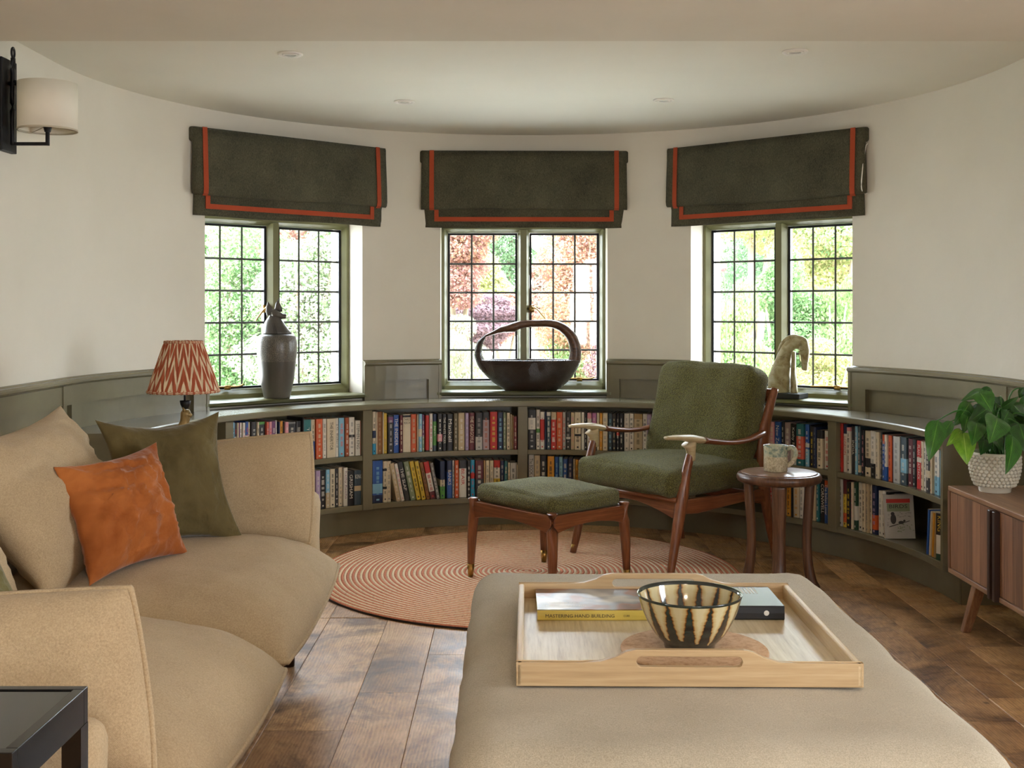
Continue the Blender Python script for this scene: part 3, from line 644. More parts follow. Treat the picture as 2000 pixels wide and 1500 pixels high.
GZ.col(GZ.mix(lowdark, c, c2)); GZ.set(.12); GZ.p.inputs['Coat Weight'].default_value = .5
def lathe_uv(name, prof, mat, parent, n=96, vr=None, loc=None):
    V = []; fs = []; uvs = []
    for (r, z, v_) in prof:
        for k in range(n): a = 2 * PI * k / n; V.append((r * math.cos(a), r * math.sin(a), z))
    for i in range(len(prof) - 1):
        for k in range(n):
            k2 = (k + 1) % n; fs.append((i * n + k, i * n + k2, (i + 1) * n + k2, (i + 1) * n + k)); uvs += [(k / n, prof[i][2]), ((k + 1) / n, prof[i][2]), ((k + 1) / n, prof[i + 1][2]), (k / n, prof[i + 1][2])]
    o = mk(name, V, fs, mat, parent, True, fix=False, loc=loc); ul = o.data.uv_layers.new(name='UVMap'); ul.data.foreach_set('uv', [c for p in uvs for c in p]); return o
BZ = TZ + .008
bowl = tag(empty('ceramic_bowl', (.357, 2.318, BZ)), 'drip-glazed cream and black ceramic bowl on the cork mat', 'bowl')
pr = [(.0001, .014, 0), (.03, .014, 0), (.044, .018, 0), (.044, .0, 0), (.05, .0, .0), (.052, .010, .0), (.060, .018, .08), (.074, .034, .25), (.086, .055, .46), (.095, .076, .68), (.1, .092, .84), (.1035, .103, .95), (.105, .107, .99)]
pin = [(.1045, .109, 1), (.1025, .1085, 1), (.1, .102, .955), (.097, .09, .85), (.091, .072, .72), (.082, .052, .58), (.068, .034, .45), (.048, .024, .38), (.0001, .020, .35)]
lathe_uv('bowl_body', pr + pin, GZ.m, bowl)
# books lying on the tray
PAGE = m_fabric('page_edges', '#cfc4ac', '#e0d7c4', 300, .2, sheen=0); 
def simple(name, c, rough=.35): return plain('cover_' + name, c, rough, var=.05, spec=.5)
def flatbook(name, x0, x1, y0, y1, h, cmat, label, grp, rz=0):
    o = empty(name, ((x0 + x1) / 2, y0, TZ), rz); tag(o, label, 'book', grp); w2 = (x1 - x0) / 2; d = y1 - y0
    c = MB(); c.prism([(0, 0), (-.0025, .003), (-.003, h / 2), (-.0025, h - .003), (0, h), (d, h), (d, h - .0018), (.003, h - .0018), (.001, h / 2), (.003, .0018), (d, .0018), (d, 0)], -w2, w2, lambda p, dd: Vector((dd, p[0], p[1])))
    c.build('cover', cmat, o); c = MB(); c.box((-w2 + .003, .002, .0018), (w2 - .003, d - .003, h - .0018)); c.build('pages', PAGE, o); return o, w2, d, h
CV = NT('photo_cover'); v = CV.coord('Object'); q = CV.noise(v, 9, 2, .5, .4); CV.col(CV.ramp(q, [(.3, srgb('#2b2724')), (.42, srgb('#8c5a3a')), (.5, srgb('#8f98a0')), (.62, srgb('#cfd0cb'))])); CV.set(.32)
YEL = plain('yellow_cover', '#c0a94f', .3); BLK = plain('black_cover', '#16171a', .3); INK = plain('dark_ink', '#2a2622', .5); WINK = plain('white_ink', '#d8d5cc', .5)
b1, w2, d, h = flatbook('book', .056, .338, 2.545, 2.738, .022, YEL, 'yellow-spined craft book lying flat on the oak tray', 'books lying on the tray')
c = MB(); c.box((-w2, .004, h + .0002), (w2, d, h + .0012)); c.build('cover_photo', CV.m, b1)
MS = lambda x, y, z: Matrix(((1, 0, 0, x), (0, 0, -1, y), (0, 1, 0, z), (0, 0, 0, 1)))
lettering('MASTERING HAND BUILDING', MS(-w2 + .094, -.0036, h / 2), .152, .0075, INK, b1)
lettering('CURR', MS(w2 - .085, -.0036, h / 2), .014, .0045, INK, b1)
lettering('MASTERING', Matrix.Translation((-w2 + .06, .06, h + .0016)), .07, .014, WINK, b1)
lettering('HAND BUILDING', Matrix.Translation((-w2 + .065, .035, h + .0016)), .09, .012, WINK, b1)
b2, w2, d, h = flatbook('book', .362, .603, 2.552, 2.728, .031, BLK, 'black book lying flat on the oak tray, half hidden by the bowl', 'books lying on the tray', -.012)
lm = MB()
for r_ in range(6):
    for k_ in range(7 - (r_ % 2)): lm.box((w2 - .04 - r_ * .008, .11 + k_ * .008, h + .0001), (w2 - .036 - r_ * .008, .116 + k_ * .008, h + .0006))
lm.build('lettering', WINK, b2)
lm = MB(); lm.lathe([(.0001, 0), (.006, 0), (.004, .0006), (.0001, .0006)], n=10); o = lm.build('emblem', WINK, b2); o.matrix_local = MS(w2 - .04, -.0032, h / 2); 
lettering('AURS', MS(w2 - .12, -.0036, h * .6), .02, .006, plain('grey_ink', '#6b6b6b', .5), b2)
# ------------------------------------------------------------------ spiral braided rug
rug = empty('rug', (.065, 5.03, 0)); tag(rug, 'round braided rug spiralling in terracotta and cream under the footstool', 'rug')
PIT = .0115; RR = .92; TURNS = int(RR / PIT); NA = 180
def fibre(name, c1, c2):
    t = NT(name); v = t.coord('Object'); n_ = t.noise(v, 95, 3, .7); t.col(t.ramp(n_, [(.3, srgb(c1)), (.5, srgb(c2)), (.75, srgb(c2))])); t.set(.9, spec=.2); t.bump(t.noise(v, 260, 2), .7, .003); return t.m
T1 = fibre('terracotta_fibre', '#b0664a', '#d68a6a'); T2 = fibre('cream_fibre', '#d2b88e', '#efdab6')
for cname, cm, par in (('terracotta_braid', T1, 1), ('cream_braid', T2, 0)):
    V = []; fs = []; prof = [(-.5, .0075), (-.36, .0115), (0, .0135), (.36, .0115), (.5, .0075)]
    for k in range(TURNS):
        if k % 2 != par: continue
        bse = len(V)
        for i in range(NA + 1):
            th = 2 * PI * i / NA; kk = k + 2 * i / NA * 1.0
            r = PIT * (k + (i / NA) * 2 * 0 + .5) + PIT * 1.0 * 0; r += .0016 * noise.noise(Vector((math.cos(th) * 1.5, math.sin(th) * 1.5, k * .05))) * 2
            for dr, z in prof:
                rr = r + dr * PIT; V.append((rr * math.cos(th), rr * math.sin(th), z + .0008 * noise.noise(Vector((i * .9, k, dr)))))
        for i in range(NA):
            for j in range(4): a_ = bse + i * 5 + j; fs.append((a_, a_ + 5, a_ + 6, a_ + 1))
    tag(mk(cname, V, fs, cm, rug, True, fix=False), kind='stuff')
b = MB(); b.lathe([(.001, .001), (RR + .001, .001), (RR + .004, .004), (RR + .002, .008), (.001, .006)], n=120); b.build('backing', plain('rug_back', '#2c1c17', .95), rug)
RZ = .013
# ------------------------------------------------------------------ footstool
st = tag(empty('footstool', (.1515, 4.855, RZ)), 'teak footstool with green boucle cushion standing on the braided rug', 'footstool')
LG = {'l': (-.175, 4.91), 'f': (.159, 4.52), 'r': (.478, 4.80), 'b': (.144, 5.19)}
LGl = {k: Vector((x - .1515, y - 4.855, 0)) for k, (x, y) in LG.items()}
for k, p in LGl.items():
    b = MB(); q = p * .965; b.tube([p + Vector((0, 0, .055)), p * .985 + Vector((0, 0, .17)), q + Vector((0, 0, .26)), q + Vector((0, 0, .333)), q + Vector((0, 0, .337))], [.0155, .0205, .023, .023, .019], 16); b.build('leg', TEAK, st, True)
    b = MB(); b.tube([p * 1.005, p + Vector((0, 0, .056))], [.0115, .0158], 16); tag(b.build('leg_cap', BRASS, st, True), 'brass leg cap')
for a_, b_ in (('l', 'f'), ('f', 'r'), ('r', 'b'), ('b', 'l')):
    A, B = LGl[a_] * .965, LGl[b_] * .965; dv = (B - A); L = dv.length; dv.normalize(); nr = Vector((dv.y, -dv.x, 0))
    nP = 12; low = [(i / nP, .248 + .03 * math.sin(PI * min(1, max(0, (i / nP) * 1.0))) ** .8) for i in range(nP + 1)]
    pts = [(t_ * L, z) for t_, z in low] + [(L, .325), (0, .325)]
    mb = MB(); mb.prism(pts, -.011, .011, lambda p, d_: A + dv * p[0] + nr * d_ + Vector((0, 0, p[1]))); bevel(mb.build('rail', TEAKX, st), .003, 2)
ang = math.atan2(-.39, .334)
rbox('cushion', (.485, .395, .075), .028, BOUCLE, st, (40, 34, 12), (0, 0, .355), puff=.03, rough=.006, rz=math.atan2(LG['f'][1] - LG['l'][1], LG['f'][0] - LG['l'][0]))
# ------------------------------------------------------------------ armchair
ch = tag(empty('armchair', (.4875, 5.15, RZ * 0), math.atan2(-.798, .603)), 'teak easy chair with thick green boucle seat and back cushions', 'armchair')
b = MB()
FLx, RRx = .315, .30
for s in (-1, 1):
    x = s * FLx
    b = MB(); P = catmull([(x + s * .004, -.012, .0125), (x, .015, .12), (x, .045, .25), (x, .065, .34), (x, .09, .45), (x, .115, .53), (x, .118, .555)], 5); 
    b.tube(P, lerpr([(.015, .015), (.019, .020), (.022, .028), (.023, .030), (.02, .022), (.018, .019), (.019, .02)], 5), 16, up=(0, 1, 0)); b.build('front_leg', TEAK, ch, True)
    if s < 0:
        b = MB(); b.tube([(x + s * .004, -.013, .0122), (x + s * .003, -.004, .05)], [(.0125), (.0165)], 14, up=(0, 1, 0)); tag(b.build('leg_cap', BRASS, ch, True), 'brass leg cap')
    x = s * RRx
    b = MB(); P = catmull([(x, .69, .0), (x, .655, .14), (x, .62, .28), (x, .60, .42), (x, .605, .56), (x, .64, .68), (x, .685, .785)], 6)
    b.tube(P, lerpr([(.015, .016), (.018, .022), (.02, .03), (.02, .034), (.019, .034), (.017, .026), (.016, .018)], 6), 16, up=(0, 1, 0)); b.build('back_post', TEAK, ch, True)
    # arm
    P = catmull([(s * .315, -.03, .606), (s * .318, .05, .603), (s * .322, .12, .594), (s * .327, .24, .574), (s * .33, .36, .562), (s * .328, .46, .565), (s * .318, .55, .58), (s * .304, .60, .588)], 6)
    R = lerpr([(.017, .008), (.029, .012), (.031, .017), (.025, .013), (.023, .011), (.024, .011), (.022, .014), (.016, .016)], 6)
    cut = 6 * 2 + 3
    b = MB(); b.tube(P[cut:], R[cut:], 16, up=(0, 0, 1)); b.build('armrest', TEAKX, ch, True)
    b = MB(); b.tube(P[:cut + 1], R[:cut + 1], 16, up=(0, 0, 1))
    b.tube([(s * .315, .118, .50), (s * .316, .117, .54), (s * .317, .113, .562), (s * .318, .106, .580)], [(.0195, .021), (.020, .022), (.022, .030), (.025, .044)], 16, up=(0, 1, 0))
    tag(b.build('armrest_tip', TEAKL, ch, True), 'pale carved wooden armrest tip')
    # side rail
    pts = [(0, .275), (.1, .268), (.25, .278), (.40, .288), (.54, .272), (.56, .27), (.56, .33), (.0, .335)]
    mb = MB(); mb.prism(pts, -.013, .013, lambda p, d_: Vector((s * (.312 - .018 * p[0]) + d_, .055 + p[0], p[1]))); bevel(mb.build('side_rail', TEAKX, ch), .005, 2)
nP = 14; pts = [(-.30 + .6 * i / nP, .245 + .055 * math.sin(PI * i / nP)) for i in range(nP + 1)] + [(.30, .325), (-.30, .325)]
mb = MB(); mb.prism(pts, .045, .07, lambda p, d_: Vector((p[0], d_, p[1]))); bevel(mb.build('front_rail', TEAKX, ch), .003, 2)
mb = MB(); mb.prism([(-.30, .26), (.30, .26), (.30, .31), (-.30, .31)], .60, .62, lambda p, d_: Vector((p[0], d_, p[1]))); bevel(mb.build('rear_rail', TEAKX, ch), .003, 2)
mb = MB(); mb.tube([(-.31, .035, .335), (.31, .035, .335)], (.017, .011), 12); mb.build('front_lip', TEAKX, ch, True)
for z, y in ((.755, .672), (.60, .60), (.50, .585)):
    mb = MB(); mb.box((-.30, y - .009, z - .03), (.30, y + .009, z + .03)); bevel(mb.build('back_slat', TEAKX, ch), .006, 2)
def cfn(P, p):
    P = P.copy(); 
    if p.z < 0: P.x *= .985
    return P
rbox('seat_cushion', (.625, .61, .125), .036, BOUCLE, ch, (44, 44, 16), (0, .30, .404), puff=.022, rough=.010, fn=cfn, seed=3)
pm = MB(); q = [(-.298, .02), (.298, .02), (.298, .58), (-.298, .58)]
bcsh = rbox('back_cushion', (.61, .15, .48), .045, BOUCLE, ch, (44, 16, 36), (-.022, .56, .648), puff=.015, rough=.014, seed=8)
bcsh.rotation_euler = (math.radians(-16), 0, 0)
# ------------------------------------------------------------------ round side table and mug
tb = tag(empty('side_table', (1.108, 4.78, 0)), 'small round dark wood stool table with curved legs beside the armchair', 'side table')
SW = m_wood('brown_oak', '#3a261a', '#5a3c29', '#7b573d', (1, 1, .06), .35)
SWT = m_wood('brown_oak_top', '#5d4231', '#7c5c45', '#94735a', (1, .08, 1), .28)
b = MB(); b.lathe([(.001, .436), (.158, .436), (.168, .441), (.173, .450), (.173, .462), (.168, .471), (.160, .4745), (.157, .4735), (.001, .4735)], n=64); b.build('table_apron', SW, tb, True)
b = MB(); b.lathe([(.001, .4735), (.154, .4735), (.155, .4765), (.152, .478), (.001, .478)], n=64); b.build('tabletop', SWT, tb, True)
for k in range(4):
    a = math.radians(77 + 90 * k); c_, s_ = math.cos(a), math.sin(a)
    P = catmull([(r * c_, r * s_, z) for r, z in ((.125, .44), (.118, .33), (.112, .22), (.115, .12), (.128, .04), (.142, .0))], 5)
    b = MB(); b.tube(P, lerpr([(.03, .02), (.028, .02), (.026, .019), (.027, .02), (.03, .022), (.032, .026)], 5), 12, up=(c_, s_, 0), power=3.2); b.build('leg', SW, tb, True)
MG = NT('mug_glaze'); v = MG.coord('Object'); sp = MG.new('ShaderNodeSeparateXYZ'); MG.l.new(v, sp.inputs[0]); n1 = MG.noise(v, 16, 3); hh = MG.math('ADD', sp.outputs[2], MG.math('MULTIPLY', n1, .012))
sp_ = MG.ramp(MG.noise(v, 120, 3, .7), [(.4, srgb('#a79b80')), (.6, srgb('#cfc4a6'))]); gl_ = MG.ramp(MG.noise(v, 40, 4, .7), [(.35, srgb('#4f6b68')), (.5, srgb('#a9ad96')), (.62, srgb('#c4bda0')), (.75, srgb('#6b5b3b'))])
MG.col(MG.mix(MG.math('GREATER_THAN', hh, .068), sp_, gl_)); MG.set(.2)
mug = tag(empty('mug', (1.098, 4.80, .478)), 'speckled stoneware mug with blue-green glazed top on the round table', 'mug')
b = MB(); b.lathe([(.001, .001), (.046, .0), (.049, .003), (.0495, .04), (.0485, .062), (.049, .085), (.051, .105), (.0505, .1075), (.0485, .106), (.0455, .085), (.0455, .01), (.001, .008)], n=48); b.build('cup', MG.m, mug, True)
b = MB(); b.tube(catmull([(.047, 0, .092), (.062, -.004, .100), (.078, -.006, .090), (.081, -.006, .068), (.070, -.004, .042), (.056, -.002, .028), (.047, 0, .022)], 6), lerpr([(.010, .006)] * 7, 6), 12, up=(0, 1, 0)); b.build('handle', MG.m, mug, True)
mug.rotation_euler = (0, 0, math.radians(-8))
# ------------------------------------------------------------------ sideboard
sb = tag(empty('sideboard', (1.60, 3.6, 0)), 'low walnut sideboard with slatted doors and splayed legs beside the bookcase', 'sideboard')
Y0, Y1, X1_, z0, z1 = -1.0, .63, .305, .188, .505
X1_ = .30
b = MB(); b.box((0, Y0, z1 - .018), (X1_, Y1, z1)); bevel(b.build('top_board', WALNUTY, sb), .003, 2)
b = MB(); b.box((0, Y0, z0), (X1_, Y1, z0 + .018)); bevel(b.build('bottom_board', WALNUTY, sb), .003, 2)
for y in (Y0, Y1 - .018): b = MB(); b.box((0, y, z0 + .018), (X1_, y + .018, z1 - .018)); b.build('side_panel', WALNUT, sb)
b = MB(); b.box((X1_ - .01, Y0 + .018, z0 + .018), (X1_ - .002, Y1 - .018, z1 - .018)); b.build('back_panel', WALNUT, sb)
dY = (Y1 - Y0 - .036) / 4; hd_ = plain('dark_walnut_pull', '#2f1b12', .4)
for k in range(4):
    ya = Y1 - .018 - (k + 1) * dY + .0015; yb = ya + dY - .003; d_ = tag(empty('door', (0, 0, 0), 0, sb))
    db = MB(); db.box((.006, ya, z0 + .0205), (.022, yb, z1 - .0205)); dpan = db.build('door', WALNUT, sb); bpy.data.objects.remove(d_)
    # staves of the door front
    ns = 6; cuts = [ya + (yb - ya) * t_ for t_ in (0, .15, .33, .5, .69, .86, 1)]
    for i in range(6):
        t_ = MB(); t_.box((.0035, cuts[i] + .0003, z0 + .021), (.0062, cuts[i + 1] - .0003, z1 - .021)); t_.build('stave', WALNUTS[i % 3] if 'WALNUTS' in globals() else WALNUT, dpan)
    hy = ya + .008 if k % 2 == 0 else yb - .028
    h_ = MB(); h_.box((-.016, hy, z0 + .0), (.004, hy + .02, z1 - .021)); bevel(h_.build('handle', hd_, dpan), .002, 1)
for y, s in ((Y1 - .17, 1), (Y0 + .17, -1)):
    for x, sx_ in ((.05, -1), (X1_ - .05, 1)):
        M = MB(); tx, ty = (x + .0 * sx_, y); bx, by = x + .03 * sx_, y + .055 * s
        P = [(tx, ty, z0), (bx, by, .0)]; M.add([(P[j][0] + dx * w_, P[j][1] + dy * w_, P[j][2]) for j, w_ in ((0, .02), (1, .014)) for dx, dy in ((-1, -1), (1, -1), (1, 1), (-1, 1))], [(0, 1, 2, 3), (7, 6, 5, 4), (0, 4, 5, 1), (1, 5, 6, 2), (2, 6, 7, 3), (3, 7, 4, 0)])
        bevel(M.build('leg', WALNUT, sb), .002, 1)
# ------------------------------------------------------------------ potted peace lily
PT = .505; px0, py0 = 1.745, 4.03; py0 = 4.09; px0 = (1943 - 1000) / F * py0
plant = tag(empty('peace_lily', (px0, py0, PT)), 'leafy green peace lily in a white hobnail pot on the sideboard', 'plant')
CER = plain('white_glaze', '#c9c4b4', .22, var=.03, spec=.5)
b = MB(); b.lathe([(.001, .0), (.052, .0), (.054, .004), (.055, .014), (.062, .02), (.074, .045), (.081, .075), (.083, .1), (.082, .128), (.084, .138), (.083, .142), (.078, .140), (.074, .12), (.001, .115)], n=48); b.build('pot', CER, plant, True)
kb = MB(); ico = bmesh.new(); bmesh.ops.create_uvsphere(ico, u_segments=8, v_segments=6, radius=1); iv = [v.co.copy() for v in ico.verts]; inf = [tuple(v.index for v in f.verts) for f in ico.faces]; ico.free()
for r_ in range(9):
    z = .028 + r_ * .0122; rr = np.interp(z, [.02, .045, .075, .1, .128], [.062, .074, .081, .083, .082]); nk = 30
    for k in range(nk):
        a = 2 * PI * (k + .5 * (r_ % 2)) / nk; c = Vector((rr * math.cos(a), rr * math.sin(a), z)); kb.add([c + v * .0076 for v in iv], inf)
tag(kb.build('hobnails', CER, plant, True, fix=False), kind='stuff')
b = MB(); b.lathe([(.001, .118), (.076, .118), (.07, .124), (.001, .126)], n=24); b.build('soil', plain('potting_soil', '#2a2018', .95, bump=.5), plant)
def leafmat(name, c1, c2, c3):
    t = NT(name); uv = t.coord('UV'); sp = t.new('ShaderNodeSeparateXYZ'); t.l.new(uv, sp.inputs[0]); u_ = t.math('ABSOLUTE', t.math('SUBTRACT', sp.outputs[0], .5))
    vein = t.math('PINGPONG', t.math('MULTIPLY', t.math('SUBTRACT', sp.outputs[1], t.math('MULTIPLY', u_, .55)), 16), .5)
    n_ = t.noise(uv, 4, 3); c = t.ramp(n_, [(.3, srgb(c1)), (.7, srgb(c2))]); c = t.mix(t.math('LESS_THAN', u_, .02), c, srgb(c3)); t.col(c); t.set(.28, spec=.6); t.bump(vein, .35, .002)
    return t.m
LM = [leafmat('lily_leaf', '#23501a', '#35701f', '#5c8f34'), leafmat('lily_leaf_dark', '#1a3f17', '#28591c', '#477a2c'), leafmat('lily_leaf_young', '#5c8f24', '#7fae33', '#9dc354')]
def leaf(P0, P1, wd, mat, name='leaf', up=None, droop=.25, parent=None, fold=.18, twist=0):
    P0, P1 = Vector(P0), Vector(P1); L = (P1 - P0).length; n = 14; dirv = (P1 - P0).normalized(); up = Vector(up) if up else Vector((-.25, -.9, .35))
    sd = dirv.cross(up).normalized(); nu = sd.cross(dirv).normalized(); V = []; fs = []; uvs = []; m_ = 6
    for i in range(n + 1):
        t = i / n; wv = wd / 2 * (math.sin(PI * t ** .72) ** .85 * (1 - .25 * t) + .0001); 
        c = P0 + dirv * L * t + nu * (droop * L * 4 * t * (1 - t) * .5)
        for j in range(m_ + 1):
            s = j / m_ * 2 - 1; V.append(c + sd * s * wv + nu * (abs(s) * wv * fold * 1.6 - .0 + .06 * wv * math.sin(9 * t + s * 2)))
    for i in range(n):
        for j in range(m_):
            a = i * (m_ + 1) + j; f = (a, a + 1, a + m_ + 2, a + m_ + 1); fs.append(f); uvs += [(j / m_, i / n), ((j + 1) / m_, i / n), ((j + 1) / m_, (i + 1) / n), (j / m_, (i + 1) / n)]
    o = mk(name, V, fs, mat, parent, True, fix=False); ul = o.data.uv_layers.new(name='UVMap'); ul.data.foreach_set('uv', [c for p in uvs for c in p]); return o
LS = [((200, 280), (150, 505), 92, 0, -.10), ((275, 285), (178, 435), 55, 0, -.05), ((330, 335), (245, 422), 52, 2, -.06), ((338, 345), (358, 522), 100, 2, -.08), ((372, 182), (282, 312), 78, 0, -.02), ((447, 118), (323, 176), 44, 0, .02),
      ((425, 128), (492, 238), 90, 0, -.06), ((365, 248), (338, 352), 62, 0, -.04), ((480, 208), (362, 292), 78, 1, -.04), ((410, 290), (385, 420), 84, 0, -.10), ((520, 262), (476, 408), 118, 0, -.13), ((600, 360), (565, 575), 84, 0, -.13),
      ((545, 215), (640, 150), 36, 1, -.02), ((480, 105), (398, 150), 40, 1, .03), ((600, 255), (560, 300), 60, 1, .0), ((660, 105), (640, 160), 40, 1, .04), ((640, 300), (690, 470), 110, 1, -.08), ((600, 190), (665, 260), 60, 1, .0),
      ((450, 380), (430, 470), 70, 1, -.06), ((500, 360), (540, 445), 60, 1, -.09), ((430, 250), (500, 330), 70, 1, .03), ((560, 300), (640, 380), 90, 1, .0), ((470, 300), (440, 400), 66, 1, .0), ((540, 150), (500, 250), 50, 1, .06), ((620, 330), (700, 400), 80, 1, .05), ((520, 330), (600, 400), 80, 1, .06), ((690, 200), (760, 330), 80, 0, .0), ((700, 260), (800, 400), 90, 1, -.05), ((420, 190), (380, 260), 40, 1, .05), ((650, 210), (720, 120), 50, 0, .03)]
LX = lambda p, dy: at(1760 + p[0] * .36, 720 + p[1] * .36, py0 + dy) - Vector((px0, py0, PT))
rl = random.Random(12)
for q in range(22):
    a0 = rl.uniform(0, 2 * PI); b0 = (530 + 95 * math.cos(a0) * rl.uniform(.2, 1), 235 + 95 * math.sin(a0) * rl.uniform(.2, 1)); LS.append((b0, (b0[0] + rl.uniform(-70, 90), b0[1] + rl.uniform(-60, 110)), rl.uniform(55, 85), rl.choice((0, 1, 1)), rl.uniform(-.02, .12)))
for i, (p0, p1, wd, mi_, dy) in enumerate(LS):
    A = LX(p0, dy * 1.0); B = LX(p1, dy * 1.6 - .02); wm = wd * .36 / F * 4.05
    leaf(A, B, wm * 1.3, LM[mi_], parent=plant, up=(random.uniform(-.4, .3), -1, random.uniform(.1, .5)), droop=.16)
    s = MB(); root = Vector((random.uniform(-.025, .025), random.uniform(-.025, .025), .12)); mid = (root + A) / 2 + Vector((0, 0, .05 + .25 * max(0, (A - root).length - .1)))
    s.tube(catmull([root, mid, A, A + (B - A) * .12], 5), [.0028] * 8 + [.002] * 8, 6); s.build('stem', LM[0], plant, True)
# ------------------------------------------------------------------ lamp with ikat shade on a small table behind the sofa
LX0, LY0, LTZ = -1.222, 4.31, .53
lt = tag(empty('lamp_table', (LX0, LY0, 0)), 'small dark round table hidden behind the sofa end, under the cat lamp', 'side table')
b = MB(); b.lathe([(.001, LTZ - .02), (.13, LTZ - .02), (.135, LTZ - .01), (.13, LTZ), (.001, LTZ)], n=40); b.build('tabletop', DARKW, lt, True)
b = MB(); b.lathe([(.001, .0), (.10, .0), (.10, .012), (.03, .03), (.018, .08), (.016, LTZ - .05), (.04, LTZ - .02)], n=24); b.build('pedestal', DARKW, lt, True)
lp = tag(empty('table_lamp', (LX0, LY0, LTZ)), 'table lamp with cat-shaped base and rust and cream ikat shade behind the sofa', 'lamp')
lz = lambda py: CAMZ - (py - HZ) / F * LY0 - LTZ
lxp = lambda px: (px - 1000) / F * LY0 - LX0
CAT = plain('mottled_gold', '#8a7448', .35, .3, var=.4, nsc=25, bump=.3, bsc=40)
b = MB(); b.box((-.05, -.04, 0), (.05, .04, .015)); bevel(b.build('foot_plate', DARKF, lp), .003)
b = MB(); b.tube(catmull([(-.012, 0, .012), (-.014, 0, .05), (-.012, 0, .10), (-.006, 0, .15), (lxp(358), 0, lz(838)), (lxp(361), 0, lz(822)), (lxp(363), 0, lz(808)), (lxp(364), 0, lz(800))], 5), lerpr([(.042, .035), (.045, .037), (.04, .033), (.032, .026), (.024, .021), (.0175, .017), (.0195, .018), (.012, .012)], 5), 20, up=(0, 1, 0))
b.tube([(lxp(362), -.002, lz(809)), (lxp(370), -.004, lz(810)), (lxp(375), -.005, lz(812))], [.014, .011, .006], 12)
for s in (-1, 1): b.tube([(lxp(362), s * .010, lz(803)), (lxp(359), s * .014, lz(795))], [.007, .002], 8)
for s in (-1, 1): b.tube(catmull([(.012, s * .014, .13), (.03, s * .016, .08), (.032, s * .017, .03), (.042, s * .018, .015)], 4), [.009] * 13, 8)
b.build('cat_figure', CAT, lp, True)
b = MB(); b.lathe([(.009, lz(799)), (.012, lz(797)), (.018, lz(790)), (.0205, lz(782.5)), (.018, lz(782)), (.008, lz(783))], (lxp(362), 0, 0), 24); b.build('candle_cup', IRON, lp, True)
b = MB(); b.tube([(lxp(361), 0, lz(790)), (lxp(361), 0, lz(758))], .0042, 10); b.lathe([(.014, lz(760)), (.014, lz(735))], (lxp(361), 0, 0), 16); b.build('pole', IRON, lp, True)
IK = NT('ikat_fabric'); uv = IK.coord('UV'); sp = IK.new('ShaderNodeSeparateXYZ'); IK.l.new(uv, sp.inputs[0])
zz = IK.math('PINGPONG', IK.math('MULTIPLY', sp.outputs[0], 17), .5)
wob = IK.math('MULTIPLY', IK.noise(IK.coord('UV', (90, 3, 1)), 1.2, 3, .6), .30)
ph = IK.math('ADD', IK.math('ADD', IK.math('MULTIPLY', sp.outputs[1], 2.1), IK.math('MULTIPLY', zz, 2.2)), wob)
band = IK.math('PINGPONG', ph, .5)
c = IK.ramp(band, [(.17, srgb('#d6c3a4')), (.22, srgb('#a2573c')), (.5, srgb('#9c5239'))]); IK.col(c); IK.set(.9, spec=.1); IK.bump(IK.noise(IK.coord('Object'), 300, 2), .2, .001)
n = 240; V = []; fs = []; uvs = []; rows = 10; zt_, zb_ = lz(668), lz(764); rt_, rb_ = 36.5 / F * LY0, 68.5 / F * LY0; cx_ = lxp(358.5)
for side in (0, 1):
    for i in range(rows + 1):
        t = i / rows
        for k in range(n):
            a = 2 * PI * k / n; pl = .0022 * math.sin(a * 46 + math.sin(a * 5)) * min(1, t * 8 + .2) * min(1, (1 - t) * 8 + .15); r = rt_ + (rb_ - rt_) * t + pl - side * .0018; V.append((cx_ + r * math.cos(a), r * math.sin(a), zt_ + (zb_ - zt_) * t))
for side in (0, 1):
    o_ = side * (rows + 1) * n
    for i in range(rows):
        for k in range(n):
            k2 = (k + 1) % n; f = (o_ + i * n + k, o_ + (i + 1) * n + k, o_ + (i + 1) * n + k2, o_ + i * n + k2); u0, u1, v0, v1 = k / n, (k + 1) / n, i / rows, (i + 1) / rows; us = [(u0, v0), (u0, v1), (u1, v1), (u1, v0)]
            if side == 0: f = f[::-1]; us = us[::-1]
            fs.append(f); uvs += us
sh = mk('lamp_shade', V, fs, IK.m, lp, True, fix=False); ul = sh.data.uv_layers.new(name='UVMap'); ul.data.foreach_set('uv', [c for p in uvs for c in p])
for z, r in ((zt_, rt_), (zb_, rb_)):
    V = []; fs = []; uvs = []; 
    for k in range(96):
        a = 2 * PI * k / 96
        for dr, dz in ((.0012, .005), (.003, 0), (.0012, -.005), (-.002, -.005), (-.002, .005)): V.append((cx_ + (r + dr) * math.cos(a), (r + dr) * math.sin(a), z + dz))
    for k in range(96):
        for j in range(5): k2 = (k + 1) % 96; j2 = (j + 1) % 5; fs.append((k * 5 + j, k2 * 5 + j, k2 * 5 + j2, k * 5 + j2)); uvs += [(k * .037, .2), (k * .037 + .02, .2), (k * .037 + .02, .3), (k * .037, .3)]
    o = mk('shade_binding', V, fs, IK.m, lp, True); ul = o.data.uv_layers.new(name='UVMap'); ul.data.foreach_set('uv', [c for p in uvs for c in p])
